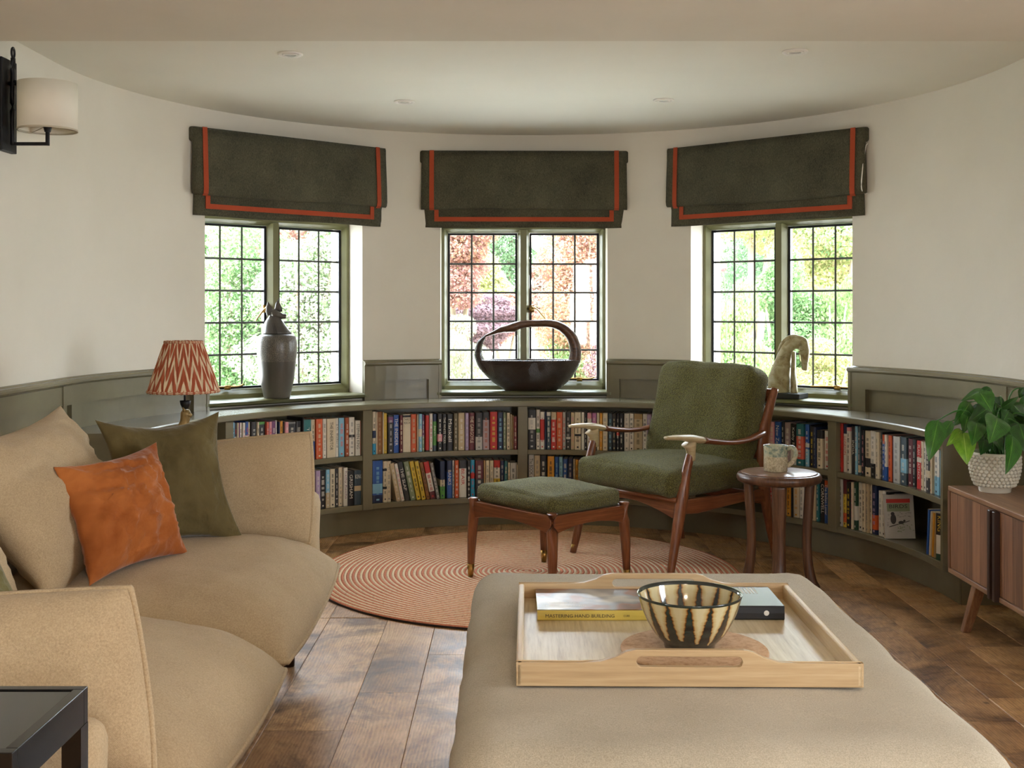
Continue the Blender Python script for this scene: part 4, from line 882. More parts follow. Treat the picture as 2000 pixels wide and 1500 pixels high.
# ------------------------------------------------------------------ wall sconce
sc = tag(empty('wall_sconce', (XL, 4.05, 0)), 'black iron wall light with a cream drum shade, high on the left wall', 'wall light')
zsc = lambda py, Y=4.05: CAMZ - (py - HZ) / F * Y
b = MB(); b.prism([(-.055, 1.705), (.065, 1.705), (.065, 2.03), (-.055, 2.03)], .0, .022, lambda p, d_: Vector((d_, p[0], p[1]))); o = b.build('backplate', IRON, sc); bevel(o, .003, 2)
b = MB(); b.tube(catmull([(.035, 0, 1.73), (.034, 0, 1.80), (.034, 0, 1.90), (.036, 0, 1.98), (.036, 0, 2.035)], 4), lerpr([(.009, .007)] * 5, 4), 8, power=4)
b.tube([(.022, .0, 1.945), (.05, .0, 1.945)], .007, 8); b.tube([(.048, -.016, 1.95), (.052, 0, 1.945), (.048, .016, 1.935)], .005, 6)
ring = [(.036 + 0 * math.cos(a), .012 * math.sin(a), 2.053 + .018 * math.cos(a)) for a in [2 * PI * k / 16 for k in range(16)]]; b.tube(ring, .004, 6, up=(1, 0, 0), closed=True); b.build('rod', IRON, sc, True)
shx = (93 - 1000) / F * 4.05 - XL; b = MB(); zb_ = zsc(281); b.tube([(.03, 0, zb_), (shx, 0, zb_)], (.0065, .0065), 8, power=4); b.tube([(shx, 0, zb_ - .006), (shx, 0, zsc(256))], (.0065, .0065), 8, power=4); b.lathe([(.010, zsc(258)), (.014, zsc(250)), (.014, zsc(225))], (shx, 0, 0), 16); b.build('arm', IRON, sc)
SHD = plain('cream_shade', '#ece6d6', .8, var=.02); rs = .1; zt_, zb_ = zsc(163), zsc(256)
b = MB(); b.lathe([(rs - .002, zb_), (rs, zb_), (rs, zt_), (rs - .002, zt_), (rs - .002, zb_)], (shx, 0, 0), 64, cap=False); b.build('lamp_shade', SHD, sc, True); bpy.data.objects[-1] if False else None
b = MB(); b.lathe([(rs - .003, zb_), (rs + .001, zb_), (rs + .001, zb_ + .006), (rs - .003, zb_ + .006), (rs - .003, zb_)], (shx, 0, 0), 64, cap=False)
for k in range(3): a = 2 * PI * k / 3 + .4; b.tube([(shx, 0, zb_ + .02), (shx + rs * math.cos(a), rs * math.sin(a), zb_ + .004)], .0015, 6)
b.build('shade_ring', plain('cream_metal', '#b8af98', .5), sc)
# ------------------------------------------------------------------ sofa
sofa = tag(empty('sofa', (0, 0, 0)), 'long beige linen sofa with loose piped cushions along the left wall', 'sofa')
FRM = LINEN
def box2(name, a, b, r, rough=.004, n=(14, 14, 8)):
    a, b = Vector(a), Vector(b); s = b - a; return rbox(name, tuple(s), r, FRM, sofa, n, tuple((a + b) / 2), rough=rough)
box2('base', (-1.50, 1.80, .17), (-.66, 3.76, .33), .035)
box2('sofa_back', (-1.56, 1.80, .19), (-1.40, 3.78, .70), .05)
box2('arm', (-1.48, 3.67, .17), (-.625, 3.80, .567), .05, .006, (20, 10, 12))
box2('arm', (-1.48, 1.75, .17), (-.635, 1.85, .515), .048, .006, (20, 10, 12))
for x, y in ((-.72, 3.72), (-.72, 2.79), (-.72, 1.88), (-1.42, 3.72), (-1.42, 2.79), (-1.42, 1.88)):
    b = MB(); b.tube([(x, y, .0), (x, y, .18)], [.018, .024], 10); b.build('leg', DARKW, sofa, True)
# seat cushions: corners back-near, front-near, front-far, back-far (seen from above)
cushion('seat_cushion', (-1.40, 2.80, .34), (-.53, 2.80, .285), (-.52, 3.59, .36), (-1.40, 3.60, .37), .15, LINEN, sofa, th2=.12, n=44, p=3.4, q=.5, pinch=.0, wr=.006, seed=1, pipe=.006, rnd=.16)
cushion('seat_cushion', (-1.40, 1.93, .34), (-.525, 1.93, .30), (-.525, 2.78, .285), (-1.40, 2.775, .34), .16, LINEN, sofa, th2=.13, n=44, p=3.4, q=.5, pinch=.0, wr=.006, seed=2, pipe=.006, rnd=.16)
cushion('back_cushion', (-1.12, 2.80, .43), (-1.12, 3.44, .44), (-1.36, 3.47, .862), (-1.38, 2.72, .82), .13, LINEN, sofa, th2=.12, n=40, p=2.2, q=.55, pinch=.13, wr=.016, seed=4, fr=6)
cushion('back_cushion', (-1.18, 2.02, .43), (-1.18, 2.78, .44), (-1.40, 2.72, .84), (-1.40, 2.05, .82), .11, LINEN, sofa, th2=.10, n=34, p=2.6, q=.55, pinch=.06, wr=.01, seed=5)
cushion('arm_cushion', (-1.22, 3.60, .43), (-.605, 3.53, .427), (-.615, 3.60, .775), (-1.25, 3.64, .70), .075, LINEN, sofa, n=34, p=3.0, q=.5, rnd=.18, pinch=.02, wr=.005, seed=6, pipe=.006)
cushion('arm_cushion', (-1.25, 1.93, .40), (-.575, 1.90, .375), (-.64, 1.97, .682), (-1.28, 2.0, .63), .085, LINEN, sofa, n=36, p=3.0, q=.5, rnd=.16, pinch=.02, wr=.006, seed=7, pipe=.006)
# throw cushions
def velvet(name, c1, c2):
    t = NT(name); v = t.coord('Object'); n_ = t.noise(v, 6, 4, .6, .4); t.col(t.ramp(n_, [(.3, srgb(c1)), (.7, srgb(c2))])); t.set(.8, spec=.15, sheen=.25); t.bump(t.noise(v, 12, 4, .55, .6), .6, .016); return t.m
ORV = velvet('rust_velvet', '#8c4a1e', '#b86f38'); OLV = velvet('olive_velvet', '#4f4529', '#6a5e3b'); GRV = velvet('green_velvet', '#565230', '#726c42')
o = cushion('throw_cushion', (-1.10, 3.20, .462), (-.785, 3.40, .462), (-.88, 3.46, .845), (-1.195, 3.30, .835), .085, OLV, None, n=40, p=2.0, q=.6, pinch=.19, wr=.013, seed=11, fr=8)
tag(o, 'dark olive velvet throw cushion leaning on the far arm of the sofa', 'cushion', 'throw cushions on the sofa')
o = cushion('throw_cushion', (-1.045, 2.84, .462), (-.885, 3.17, .475), (-1.00, 3.25, .783), (-1.185, 2.96, .750), .085, ORV, None, n=44, p=2.0, q=.6, pinch=.155, rnd=.1, wr=.02, seed=13, fr=9)
tag(o, 'rust orange velvet throw cushion in front of the dark olive one', 'cushion', 'throw cushions on the sofa')
o = cushion('throw_cushion', (-1.12, 2.10, .47), (-.97, 2.39, .46), (-1.08, 2.39, .665), (-1.2, 2.14, .70), .065, GRV, None, n=30, p=2.0, q=.6, pinch=.10, wr=.010, seed=15)
tag(o, 'moss green velvet throw cushion cut off by the photo edge behind the near arm', 'cushion', 'throw cushions on the sofa')
# ------------------------------------------------------------------ black side table in the near corner
bt = tag(empty('end_table', (-.62, 1.43, 0)), 'glossy black square end table at the near arm of the sofa', 'end table')
BK = plain('black_lacquer', '#0c0c0d', .18, var=.02); BKG = plain('black_glass', '#08080a', .04, var=.0, spec=.8)
W_, D_, H_ = .5, .255, .6
b = MB()
for (x0, x1, y0, y1) in ((-W_, 0, 0, .016), (-W_, 0, D_ - .016, D_), (-W_, -W_ + .016, .016, D_ - .016), (-.016, 0, .016, D_ - .016)): b.box((x0, y0, H_ - .052), (x1, y1, H_))
bevel(b.build('top_frame', BK, bt), .0012, 2)
b = MB(); b.box((-W_ + .016, .016, H_ - .02), (-.016, D_ - .016, H_ - .002)); b.build('glass_top', BKG, bt)
for x in (-.028, -W_): 
    for y in (0, D_ - .028): b = MB(); b.box((x, y, 0), (x + .028, y + .028, H_ - .052)); b.build('leg', BK, bt)
b = MB(); b.box((-.022, .028, H_ - .16), (-.006, D_ - .028, H_ - .13)); b.box((-.022, .028, .05), (-.006, D_ - .028, .078)); b.box((-W_ + .006, .028, .05), (-W_ + .022, D_ - .028, .078)); b.build('stretcher', BK, bt)
# ------------------------------------------------------------------ jackal headed jar on the left sill
def sillpt(a, rad, t): r = math.radians(a); p = pol(rad, a); return p + Vector((math.cos(r), -math.sin(r), 0)) * t
JD = 5.835; JX = (541 - 1000) / F * JD; jar = tag(empty('lidded_jar', (JX, JD, ZS + .0145)), 'tall grey stone jar with jackal-headed lid on the left window sill', 'jar')
STN = NT('carved_stone'); v = STN.coord('Object'); vo = STN.new('ShaderNodeTexVoronoi', feature='DISTANCE_TO_EDGE'); vo.inputs['Scale'].default_value = 130; STN.l.new(v, vo.inputs['Vector'])
sp = STN.new('ShaderNodeSeparateXYZ'); STN.l.new(v, sp.inputs[0]); band = STN.math('MULTIPLY', STN.math('GREATER_THAN', sp.outputs[2], .185), STN.math('LESS_THAN', sp.outputs[2], .318))
n_ = STN.noise(v, 5, 4); bs = STN.ramp(n_, [(.3, srgb('#443f39')), (.7, srgb('#5b554d'))]); ch_ = STN.math('MULTIPLY', band, STN.math('LESS_THAN', vo.outputs[0], .09))
STN.col(STN.mix(STN.math('MULTIPLY', ch_, .6), bs, srgb('#7d7466'))); STN.set(.3); STN.bump(ch_, .5, .002)
k = .16 / F * JD; prj = [(1362, 155), (1350, 160), (1250, 182), (1100, 212), (930, 229), (800, 243), (680, 242), (620, 228), (595, 205), (586, 180), (583, 120)]
b = MB(); b.lathe([(.001, 0)] + [(w_ * k, (1362 - y) * k) for y, w_ in prj], n=56); b.build('jar_body', STN.m, jar, True)
lidz = (1362 - 583) * k; GRS = plain('grey_stone', '#4d4944', .25, var=.1, nsc=9)
b = MB(); Vp = []; 
for (y, xl, xr) in ((583, 388, 750), (560, 390, 738), (530, 396, 712), (500, 400, 690), (470, 408, 668), (430, 425, 642), (400, 445, 620), (370, 470, 600), (345, 485, 585)):
    Vp.append((Vector((((xl + xr) / 2 - 567) * k, 0, (1362 - y) * k)), ((xr - xl) / 2 * k, min(.15, (xr - xl) / 2 * k * .95))))
b.stack([(p, r[0], r[1]) for p, r in Vp], 32)
b.build('lid', GRS, jar, True)
J = lambda x, y, d=0: Vector(((x - 567) * k, d, (1362 - y) * k))
b = MB(); b.tube(catmull([J(500, 350), J(530, 340), J(570, 350), J(610, 362), J(650, 368), J(678, 370)], 5), lerpr([(.02, .02), (.028, .027), (.027, .022), (.019, .016), (.014, .0135), (.011, .012)], 5), 20); b.tube([J(555, 420), J(560, 370)], [.02, .022], 16, up=(0, 1, 0)); b.build('jackal_head', GRS, jar, True)
for (bx, by, tx, ty, d) in ((497, 352, 466, 188, -.016), (585, 318, 572, 158, .014)):
    b = MB(); b.tube([J(bx, by, d), J(bx + (tx - bx) * .3 - 6, by + (ty - by) * .3, d), J(bx + (tx - bx) * .6 - 6, by + (ty - by) * .6, d), J(tx, ty, d)], [(.018, .008), (.019, .007), (.013, .005), (.001, .001)], 12, up=(0, 1, 0)); b.build('ear', GRS, jar, True)
ln = MB()
for q in (0, 1, 2): ln.tube(catmull([J(512, 400, -.030), J(525 + q * 14, 450, -.045), J(545 + q * 20, 510, -.062), J(560 + q * 24, 575, -.072)], 4), .0012, 5)
ln.build('carved_locks', plain('dark_groove', '#2c2825', .6), jar, True)
# ------------------------------------------------------------------ carved swan bowl, centre sill
CD = 6.36; k = .15 / F * CD; BX = (1033 - 1000) / F * CD; cb = tag(empty('carved_basket', (BX, CD, ZS + .0145)), 'dark carved wooden bowl with a swan-neck handle on the middle window sill', 'bowl')
CW = NT('carved_feathers'); v = CW.coord('Object'); mp = CW.coord('Object', (1, 1, 1), (0, .55, 0)); wv = CW.new('ShaderNodeTexWave', wave_type='BANDS', bands_direction='Z'); CW.l.new(mp, wv.inputs[0]); wv.inputs['Scale'].default_value = 58; wv.inputs['Distortion'].default_value = 4.5; wv.inputs['Detail'].default_value = 1; wv.inputs['Detail Scale'].default_value = .6
w2_ = CW.new('ShaderNodeTexWave', wave_type='BANDS', bands_direction='X'); CW.l.new(CW.coord('Object', (1, 1, 1), (0, .5, 0)), w2_.inputs[0]); w2_.inputs['Scale'].default_value = 62; w2_.inputs['Distortion'].default_value = 3
vo = CW.new('ShaderNodeTexVoronoi'); vo.inputs['Scale'].default_value = 11; CW.l.new(v, vo.inputs['Vector']); sel = CW.math('GREATER_THAN', CW.noise(v, 7, 1), .5)
g = CW.mix(sel, wv.outputs['Color'], w2_.outputs['Color']); CW.col(CW.ramp(g, [(.2, srgb('#1e130c')), (.6, srgb('#3a261a')), (.95, srgb('#4e3626'))])); CW.set(.36); CW.bump(g, .7, .004)
Kx = lambda x: (x - 885) * k; Kz = lambda y: (1097 - y) * k
rows_ = [(1097, 575, 1240, .3), (1085, 560, 1262, .36), (1060, 520, 1300, .42), (1000, 430, 1375, .52), (930, 350, 1440, .60), (850, 275, 1500, .66), (770, 225, 1540, .70), (715, 205, 1552, .72), (700, 215, 1545, .72)]
DMAX = .13
def ellring(mb, rows, depthf, n=56, flip=False):
    V = []; fs = []
    for (y, xl, xr, dd) in rows:
        cx_, a_ = (Kx(xl) + Kx(xr)) / 2, (Kx(xr) - Kx(xl)) / 2
        for j in range(n):
            t = 2 * PI * j / n; V.append((cx_ + a_ * math.cos(t), DMAX * dd / .72 * math.sin(t), Kz(y)))
    for i in range(len(rows) - 1):
        for j in range(n): j2 = (j + 1) % n; fs.append((i * n + j, i * n + j2, (i + 1) * n + j2, (i + 1) * n + j))
    fs.append(tuple(range(n))[::-1]); fs.append(tuple((len(rows) - 1) * n + j for j in range(n))); mb.add(V, fs)
b = MB(); inner = [(695, 260, 1500, .66), (700, 300, 1465, .60), (760, 340, 1430, .56), (880, 440, 1340, .46), (960, 560, 1220, .36), (985, 700, 1050, .16)]
ellring(b, rows_ + inner, None); b.build('bowl_body', CW.m, cb, True)
Kp = lambda x, y, d=0: Vector((Kx(x), d, Kz(y)))
b = MB(); b.tube(catmull([Kp(420, 900), Kp(300, 790), Kp(232, 660), Kp(228, 570), Kp(245, 490), Kp(285, 430), Kp(315, 400)], 6), lerpr([(.02, .05), (.026, .06), (.023, .05), (.020, .036), (.017, .026), (.011, .018), (.007, .010)], 6), 20, up=(0, 1, 0)); b.build('carved_tail', CW.m, cb, True)
NK = m_wood('polished_dark_wood', '#2a1a10', '#523625', '#7a553a', (.3, 1, 1), .3)
P = catmull([Kp(1410, 800), Kp(1478, 700), Kp(1490, 560), Kp(1450, 420), Kp(1370, 320), Kp(1270, 255), Kp(1150, 225), Kp(1000, 225), Kp(860, 230), Kp(760, 245), Kp(680, 275), Kp(600, 292), Kp(530, 305), Kp(450, 335), Kp(370, 368), Kp(285, 402)], 6)
R = lerpr([(.034, .034), (.031, .031), (.030, .028), (.028, .026), (.025, .024), (.022, .021), (.019, .019), (.018, .018), (.0175, .0175), (.020, .020), (.025, .023), (.022, .019), (.016, .015), (.011, .010), (.009, .007), (.004, .003)], 6)
b = MB(); b.tube(P, [(r[1] * 1.12, r[0] * 1.22) for r in R], 20, up=(0, 1, 0)); b.build('neck_handle', NK, cb, True)
# ------------------------------------------------------------------ horse figure, right sill
HD = 5.845; k = .10667 / F * HD; HXc = (1523 - 1000) / F * HD
hs = tag(empty('horse_figure', (HXc, HD, ZS + .0145), math.radians(-38)), 'pale weathered carved horse figure on a dark plinth on the right window sill', 'figurine')
HM = NT('weathered_plaster'); v = HM.coord('Object'); n_ = HM.noise(v, 22, 5, .65, .5); HM.col(HM.ramp(n_, [(.35, srgb('#7d683a')), (.5, srgb('#9a8f66')), (.7, srgb('#b5ad8c'))])); HM.set(.45); HM.bump(n_, .35, .004)
Hp = lambda x, y, d=0: Vector(((x - 590) * k * 1.1, d, (1195 - y) * k + .026))
b = MB(); P = catmull([Hp(588, 1195), Hp(585, 1080), Hp(590, 940), Hp(612, 800), Hp(640, 680), Hp(665, 560), Hp(705, 440), Hp(765, 345), Hp(850, 290), Hp(940, 290), Hp(1000, 320)], 6)
R = lerpr([(.055, .050), (.058, .054), (.058, .054), (.05, .047), (.045, .04), (.038, .033), (.033, .027), (.031, .023), (.030, .020), (.030, .020), (.026, .018)], 6)
b.tube(P, R, 24, up=(0, 1, 0))
b.tube(catmull([Hp(985, 250), Hp(1010, 330), Hp(1028, 430), Hp(1030, 550), Hp(1030, 660), Hp(1032, 740), Hp(1032, 775)], 6), lerpr([(.017, .016), (.026, .022), (.026, .022), (.021, .018), (.0165, .016), (.015, .015), (.010, .011)], 6), 20, up=(0, 1, 0))
b.build('horse_body', HM.m, hs, True)
b = MB(); b.tube(catmull([Hp(560, 520), Hp(590, 400), Hp(650, 300), Hp(740, 215), Hp(850, 180), Hp(950, 195), Hp(1030, 225), Hp(1075, 300)], 6), lerpr([(.004, .006), (.010, .008), (.014, .009), (.016, .010), (.014, .011), (.012, .011), (.010, .010), (.005, .006)], 6), 14, up=(0, 1, 0)); b.build('mane', HM.m, hs, True)
for s in (-1, 1):
    b = MB(); b.tube([Hp(985, 330, s * .016), Hp(992, 270, s * .02), Hp(1010, 195, s * .018)], [(.010, .008), (.009, .006), (.001, .001)], 10, up=(0, 1, 0)); b.build('ear', HM.m, hs, True)
b = MB(); b.tube(catmull([Hp(840, 440, -.002), Hp(835, 600), Hp(830, 800), Hp(838, 1000), Hp(845, 1195)], 5), lerpr([(.010, .012), (.011, .014), (.012, .016), (.016, .018), (.018, .020)], 5), 12, up=(0, 1, 0)); b.build('front_leg', HM.m, hs, True)
b = MB(); b.tube([Hp(450, 700, 0), Hp(620, 690, -.047), Hp(790, 720, -.02), Hp(800, 730, .02)], .0025, 6); b.tube([Hp(610, 520, -.036), Hp(700, 530, -.036), Hp(780, 560, -.02)], .0022, 6)
for z in (400, 425): b.tube([Hp(945, z, -.020), Hp(985, z + 5, -.024), Hp(1040, z + 15, -.021)], .0022, 6)
b.tube([Hp(955, 420, -.02), Hp(965, 560, -.017), Hp(975, 680, -.015)], .002, 6); b.build('harness', HM.m, hs, True)
b = MB(); b.box((-.085, -.055, .0), (.128, .058, .026)); bevel(b.build('plinth', DARKF, hs), .003)
# ------------------------------------------------------------------ books on the curved shelves
PAL = dict(white='#d6cfc0', cream='#cfc0a2', beige='#bda985', tan='#a8895c', black='#1d1b1b', charcoal='#2f2e2e', grey='#7f7c76', silver='#b1aea6', navy='#1f2c4a', blue='#28549a',
           sky='#7fb2c8', cyan='#2f93b5', teal='#2b6a6b', green='#4f8a3c', darkgreen='#22422e', sage='#7f8a6a', olive='#6a6043', yellow='#d0b13c', amber='#cf8f2a', orange='#c9582a', rust='#a24e26', coral='#cf5f4c',
           red='#b92b22', maroon='#5c1f24', purple='#6f3f66', lilac='#a893b0', mauve='#a9668f', pink='#cf8f93', brown='#8a5a2c', slate='#3a4a52', dustyred='#8d4444', greypink='#a38e8e')
WORD = dict(sky='sky blue', darkgreen='dark green', dustyred='dusty red', greypink='greyish pink', slate='slate blue', navy='navy blue', silver='silver grey')
BM = {}
def bmat(c):
    if c not in BM: BM[c] = plain('book_' + c, PAL[c], .42, var=.05, nsc=30)
    return BM[c]
ORD = ['zeroth', 'first', 'second', 'third', 'fourth', 'fifth', 'sixth', 'seventh', 'eighth', 'ninth', 'tenth', 'eleventh', 'twelfth', 'thirteenth', 'fourteenth', 'fifteenth', 'sixteenth', 'seventeenth', 'eighteenth', 'nineteenth', 'twentieth'] + ['twenty-' + x for x in ('first', 'second', 'third', 'fourth', 'fifth', 'sixth', 'seventh', 'eighth', 'ninth')] + ['thirtieth'] + ['thirty-' + x for x in ('first', 'second', 'third', 'fourth', 'fifth')]
MSP = Matrix(((0, 1, 0, 0), (0, 0, -1, 0), (-1, 0, 0, 0), (0, 0, 0, 1)))    # reads downwards on the spine
MH = Matrix(((1, 0, 0, 0), (0, 0, -1, 0), (0, 1, 0, 0), (0, 0, 0, 1)))
RBK = 1.612
def book(px0, px1, ytop, zsh, spec, where, lean=0, rad=RBK):
    """spec: base ink [bands: t0-t1:colour ...] [\"TEXT\" size]"""
    toks = spec.split('|'); cols = toks[0].split(); base, ink = cols[0], cols[1]; bands = []
    for bd in cols[2:]: rng, cc = bd.split(':'); t0, t1 = rng.split('-'); bands.append((float(t0), float(t1), cc))
    text = toks[1].replace('~', chr(10)) if len(toks) > 1 else None; horiz = len(toks) > 2
    a0, a1 = ang_px(px0 + .25, rad), ang_px(px1 - .25, rad); a = (a0 + a1) / 2; p = pol(rad, a); tgt = (pol(rad, a1) - pol(rad, a0)).length
    wd = max(.006, tgt - .0006); Y = p.y; H = CAMZ - (ytop - HZ) / F * Y - zsh
    H = max(.12, min(.242, H)); D = max(.105, H * .64) + random.uniform(-.004, .006)
    rec = random.uniform(-.004, .008); p = pol(rad + rec, a, zsh + .0006)
    root = bpy.data.objects.new('book', None)
    hw_ = wd / 2; t_ = min(.0012, hw_ * .3)
    zs = [0.0, 1.0]; 
    for t0, t1, c in bands: zs += [1 - t1, 1 - t0]
    zs = sorted(set(zs)); mats = [bmat(base)]; mis = {base: 0}
    V = []; fs = []; mi = []
    prof = [(-hw_, D), (-hw_, .0015), (-hw_ * .55, -.0006), (hw_ * .55, -.0006), (hw_, .0015), (hw_, D), (hw_ - t_, D), (hw_ - t_, .004), (-hw_ + t_, .004), (-hw_ + t_, D)]; m_ = len(prof)
    for z in zs:
        for x, y in prof: V.append((x, y, z * H))
    for i in range(len(zs) - 1):
        zc = (zs[i] + zs[i + 1]) / 2; cc = base
        for t0, t1, c in bands:
            if 1 - t1 < zc < 1 - t0: cc = c
        if cc not in mis: mis[cc] = len(mats); mats.append(bmat(cc))
        for k in range(m_): k2 = (k + 1) % m_; fs.append((i * m_ + k, i * m_ + k2, (i + 1) * m_ + k2, (i + 1) * m_ + k)); mi.append(mis[cc])
    fs.append(tuple(range(m_))[::-1]); mi.append(mi[0]); o_ = (len(zs) - 1) * m_; fs.append(tuple(o_ + k for k in range(m_))); mi.append(mi[m_ * (len(zs) - 2)])
    o = mk('book', V, fs, mats, None, False, mi, fix=False); o.location = p; bpy.data.objects.remove(root)
    o.rotation_euler = (0, lean, -math.radians(a)) 
    pb = MB(); pb.box((-hw_ + t_, .004, .0015), (hw_ - t_, D - .002, H - .0015)); pb.build('pages', PAGE, o, fix=False)
    ic = bmat(ink)
    if text:
        if horiz: lettering(text, Matrix.Translation((0, -.0012, H * float(toks[2]))) @ MH, wd * .84, min(.03, wd * (.8 if '~' in toks[1] else .5)), ic, o)
        else:
            L = min(H * .72, len(text) * wd * .62); hgt = min(wd * .62, .018); L = min(L, len(text) * hgt * .95); 
            lettering(text, Matrix.Translation((0, -.0012, H * .55)) @ MSP, L, hgt, ic, o)
            if H > .15: pass
    elif wd > .009 and ink != 'none':
        lb = MB(); z = H * .90; rr = random.Random(int(px0 * 7 + ytop)); word = 0; hx = min(wd * .2, .006)
        while z > H * .2:
            if word <= 0: word = rr.randint(4, 9); z -= rr.uniform(.004, .014); hx = min(wd * rr.choice((.13, .2, .2, .28)), .008); continue
            l = rr.uniform(.0011, .0019); a_ = hx * rr.uniform(.75, 1)
            lb.add([(-hx, -.0011, z), (a_, -.0011, z), (a_, -.0011, z - l), (-hx, -.0011, z - l)], [(0, 1, 2, 3)]); word -= 1
            z -= l + .0012
        lb.box((-wd * .15, -.0012, H * .05), (wd * .15, -.001, H * .09)); lb.build('lettering', ic, o, fix=False)
    return o, dict(base=base, ink=ink, bands=bands, H=H, wd=wd)
SHELVES = []
# (name, group, crop scale, x origin, y origin, shelf height, rows "x0 x1 ytop spec")
SHELVES.append(('upper shelf behind the sofa arm', .1533, 440, 780, Z1, """
80 116 295 sky black .35-.7:yellow
118 149 300 white red 0-.3:black
150 171 300 cream red
173 189 295 purple white
191 224 300 white black .55-.8:silver
226 261 300 white red
263 301 285 white red 0-.3:blue
303 331 295 cream rust
335 400 290 charcoal white
402 430 290 cream black
433 520 288 charcoal white 0-.06:green .6-1:rust
522 552 290 coral white
554 591 285 pink red
593 643 280 purple white
646 673 270 white grey
679 701 285 navy white
703 741 280 amber black
743 762 290 black white
764 809 290 pink white
812 908 290 grey white .05-.5:charcoal
911 975 280 black silver
978 1001 235 black cream
1004 1100 262 teal white|Turkey
1102 1155 262 cream black .55-1:blue
1158 1241 252 orange cream
1244 1293 250 white grey
1295 1405 247 cream black|THE INHERITOR
1408 1450 242 white black|J.G. Ballard
1453 1526 238 sky coral
1529 1577 234 rust white
1579 1650 230 white grey .45-.52:black
1656 1720 272 white black|STEPHEN KING
1723 1748 276 red black"""))
SHELVES.append(('lower shelf behind the sofa arm', .1533, 440, 780, Z2, """
930 978 905 cream black
980 1030 900 blue white
1034 1112 915 maroon silver .7-1:sky|Britain
1115 1150 915 cream black
1152 1210 908 lilac white
1213 1281 905 black white
1284 1335 898 sky white .6-1:beige
1337 1401 890 cream black
1404 1448 890 charcoal white
1450 1503 870 cream grey
1506 1558 872 white purple|Kathy Reichs
1563 1642 915 black white|GRISHAM
1646 1752 905 slate white .45-.6:beige|KING|.82"""))
SHELVES.append(('upper shelf left of centre', .165, 700, 780, Z1, """
166 207 146 cream black .45-.62:navy .75-1:cyan
209 225 150 cream black
227 290 150 brown tan
290 303 156 cream black
305 347 166 yellow tan
353 415 186 charcoal silver .05-.2:purple
421 485 186 blue white|THE INSIDER
488 526 190 maroon cream
531 625 180 cream black .02-.08:black|THIRD~REICH|.82
628 695 178 orange beige
697 712 180 cream rust
714 756 175 sky white .4-.6:cream
758 784 182 purple white .6-1:sage
795 838 178 black red .03-.97:red
843 881 170 white red
886 930 176 green white 0-.2:navy .85-1:slate|Japan
936 995 170 black white .55-.75:pink
998 1045 176 black white|THE WHITE TIGER
1051 1120 176 charcoal white|Mankell
1128 1178 166 olive cream
1184 1260 162 beige white
1264 1306 162 lilac grey
1309 1377 160 maroon cream|THE GARGOYLE
1386 1470 160 charcoal grey .65-1:silver
1473 1550 156 greypink rust 0-.2:charcoal
1558 1646 150 red yellow
1649 1712 155 navy sky
1714 1750 156 sage white
1754 1797 160 cream black
1799 1818 180 beige rust
1820 1838 190 tan cream
1839 1880 206 dustyred cream"""))
SHELVES.append(('lower shelf left of centre', .165, 700, 780, Z2, """
172 292 728 blue sky .0-.25:blue .55-.78:sky .82-1:navy
294 341 735 cream black .18-.24:black .62-.68:black
343 393 735 cream grey
L 425 478 745 beige white
L 480 520 748 white pink
L 530 590 730 charcoal white|THE SLAP
L 598 660 725 sage white
L 668 720 722 yellow black
L 724 772 720 yellow black
L 782 824 735 brown black
L 832 896 730 white red 0-.3:red .8-1:maroon
L 902 944 742 grey white
968 1027 733 cream navy 0-.5:navy .68-1:green
1048 1111 728 blue white 0-.3:navy|BANKS
1114 1140 726 silver black
1142 1190 726 orange white
1194 1285 724 white red 0-.22:charcoal|BLAIR
1288 1328 726 black white
1330 1381 722 cyan red .35-.5:red
1384 1480 724 maroon white .5-1:charcoal
1482 1506 726 tan rust
1508 1552 726 cream grey
1554 1600 726 cream grey
1603 1678 722 red black .2-.5:white .5-.95:yellow
1680 1728 730 navy silver
1730 1766 730 teal white
1769 1797 750 cream black
1798 1870 755 silver black
1872 1895 776 cream rust"""))
SHELVES.append(('upper shelf behind the armchair arm', .1533, 1010, 780, Z1, """
138 238 138 charcoal silver .2-.5:white
243 291 135 white black .48-.58:green
293 349 160 white red .2-.75:red
351 371 160 navy white
373 429 165 slate white 0-.1:white
431 498 165 red white 0-.2:beige
500 577 165 orange cream
579 618 165 silver red
620 680 168 charcoal silver .66-.72:white
682 730 168 beige pink
732 813 165 cream black .58-.64:black
815 856 168 white navy|TALES
858 890 170 black white
893 949 175 white rust 0-.15:pink
951 1010 175 mauve white .55-1:sky
1013 1048 175 cream white
1051 1089 175 amber cream
1091 1153 175 cream grey
1156 1211 180 slate sky
1213 1262 180 black beige
1264 1301 180 black white .5-.6:red
1304 1355 180 black white
1357 1426 182 white grey
1428 1481 182 white black
1483 1592 188 beige olive 0-.14:tan
1596 1652 186 white black
1655 1712 190 lilac white
1715 1790 190 cream black"""))
SHELVES.append(('lower shelf behind the armchair', .1533, 1010, 780, Z2, """
144 218 706 silver black|The BOOK of DUST
221 293 715 beige grey .7-.78:black
296 373 720 black white .15-.9:charcoal
386 473 725 amber black
476 532 735 blue sky
534 581 735 sky navy .5-.8:sage
584 641 762 blue white
646 709 755 navy silver
711 738 765 cream grey
740 775 770 amber black
777 830 775 pink maroon"""))
SHELVES.append(('upper shelf behind the round table', .1667, 1490, 790, Z1, """
30 73 205 cream grey
75 131 205 pink cream
133 203 206 blue white|New Zealand
205 239 206 black white
241 313 215 greypink white
319 386 230 black white .6-1:white|Kathy Reichs
389 476 228 teal white .3-.85:coral
489 535 235 blue white .45-.55:white .6-1:sky
537 555 240 black white
558 595 262 black yellow
597 625 270 navy grey
631 698 302 cream black 0-.22:charcoal
706 770 312 white red"""))
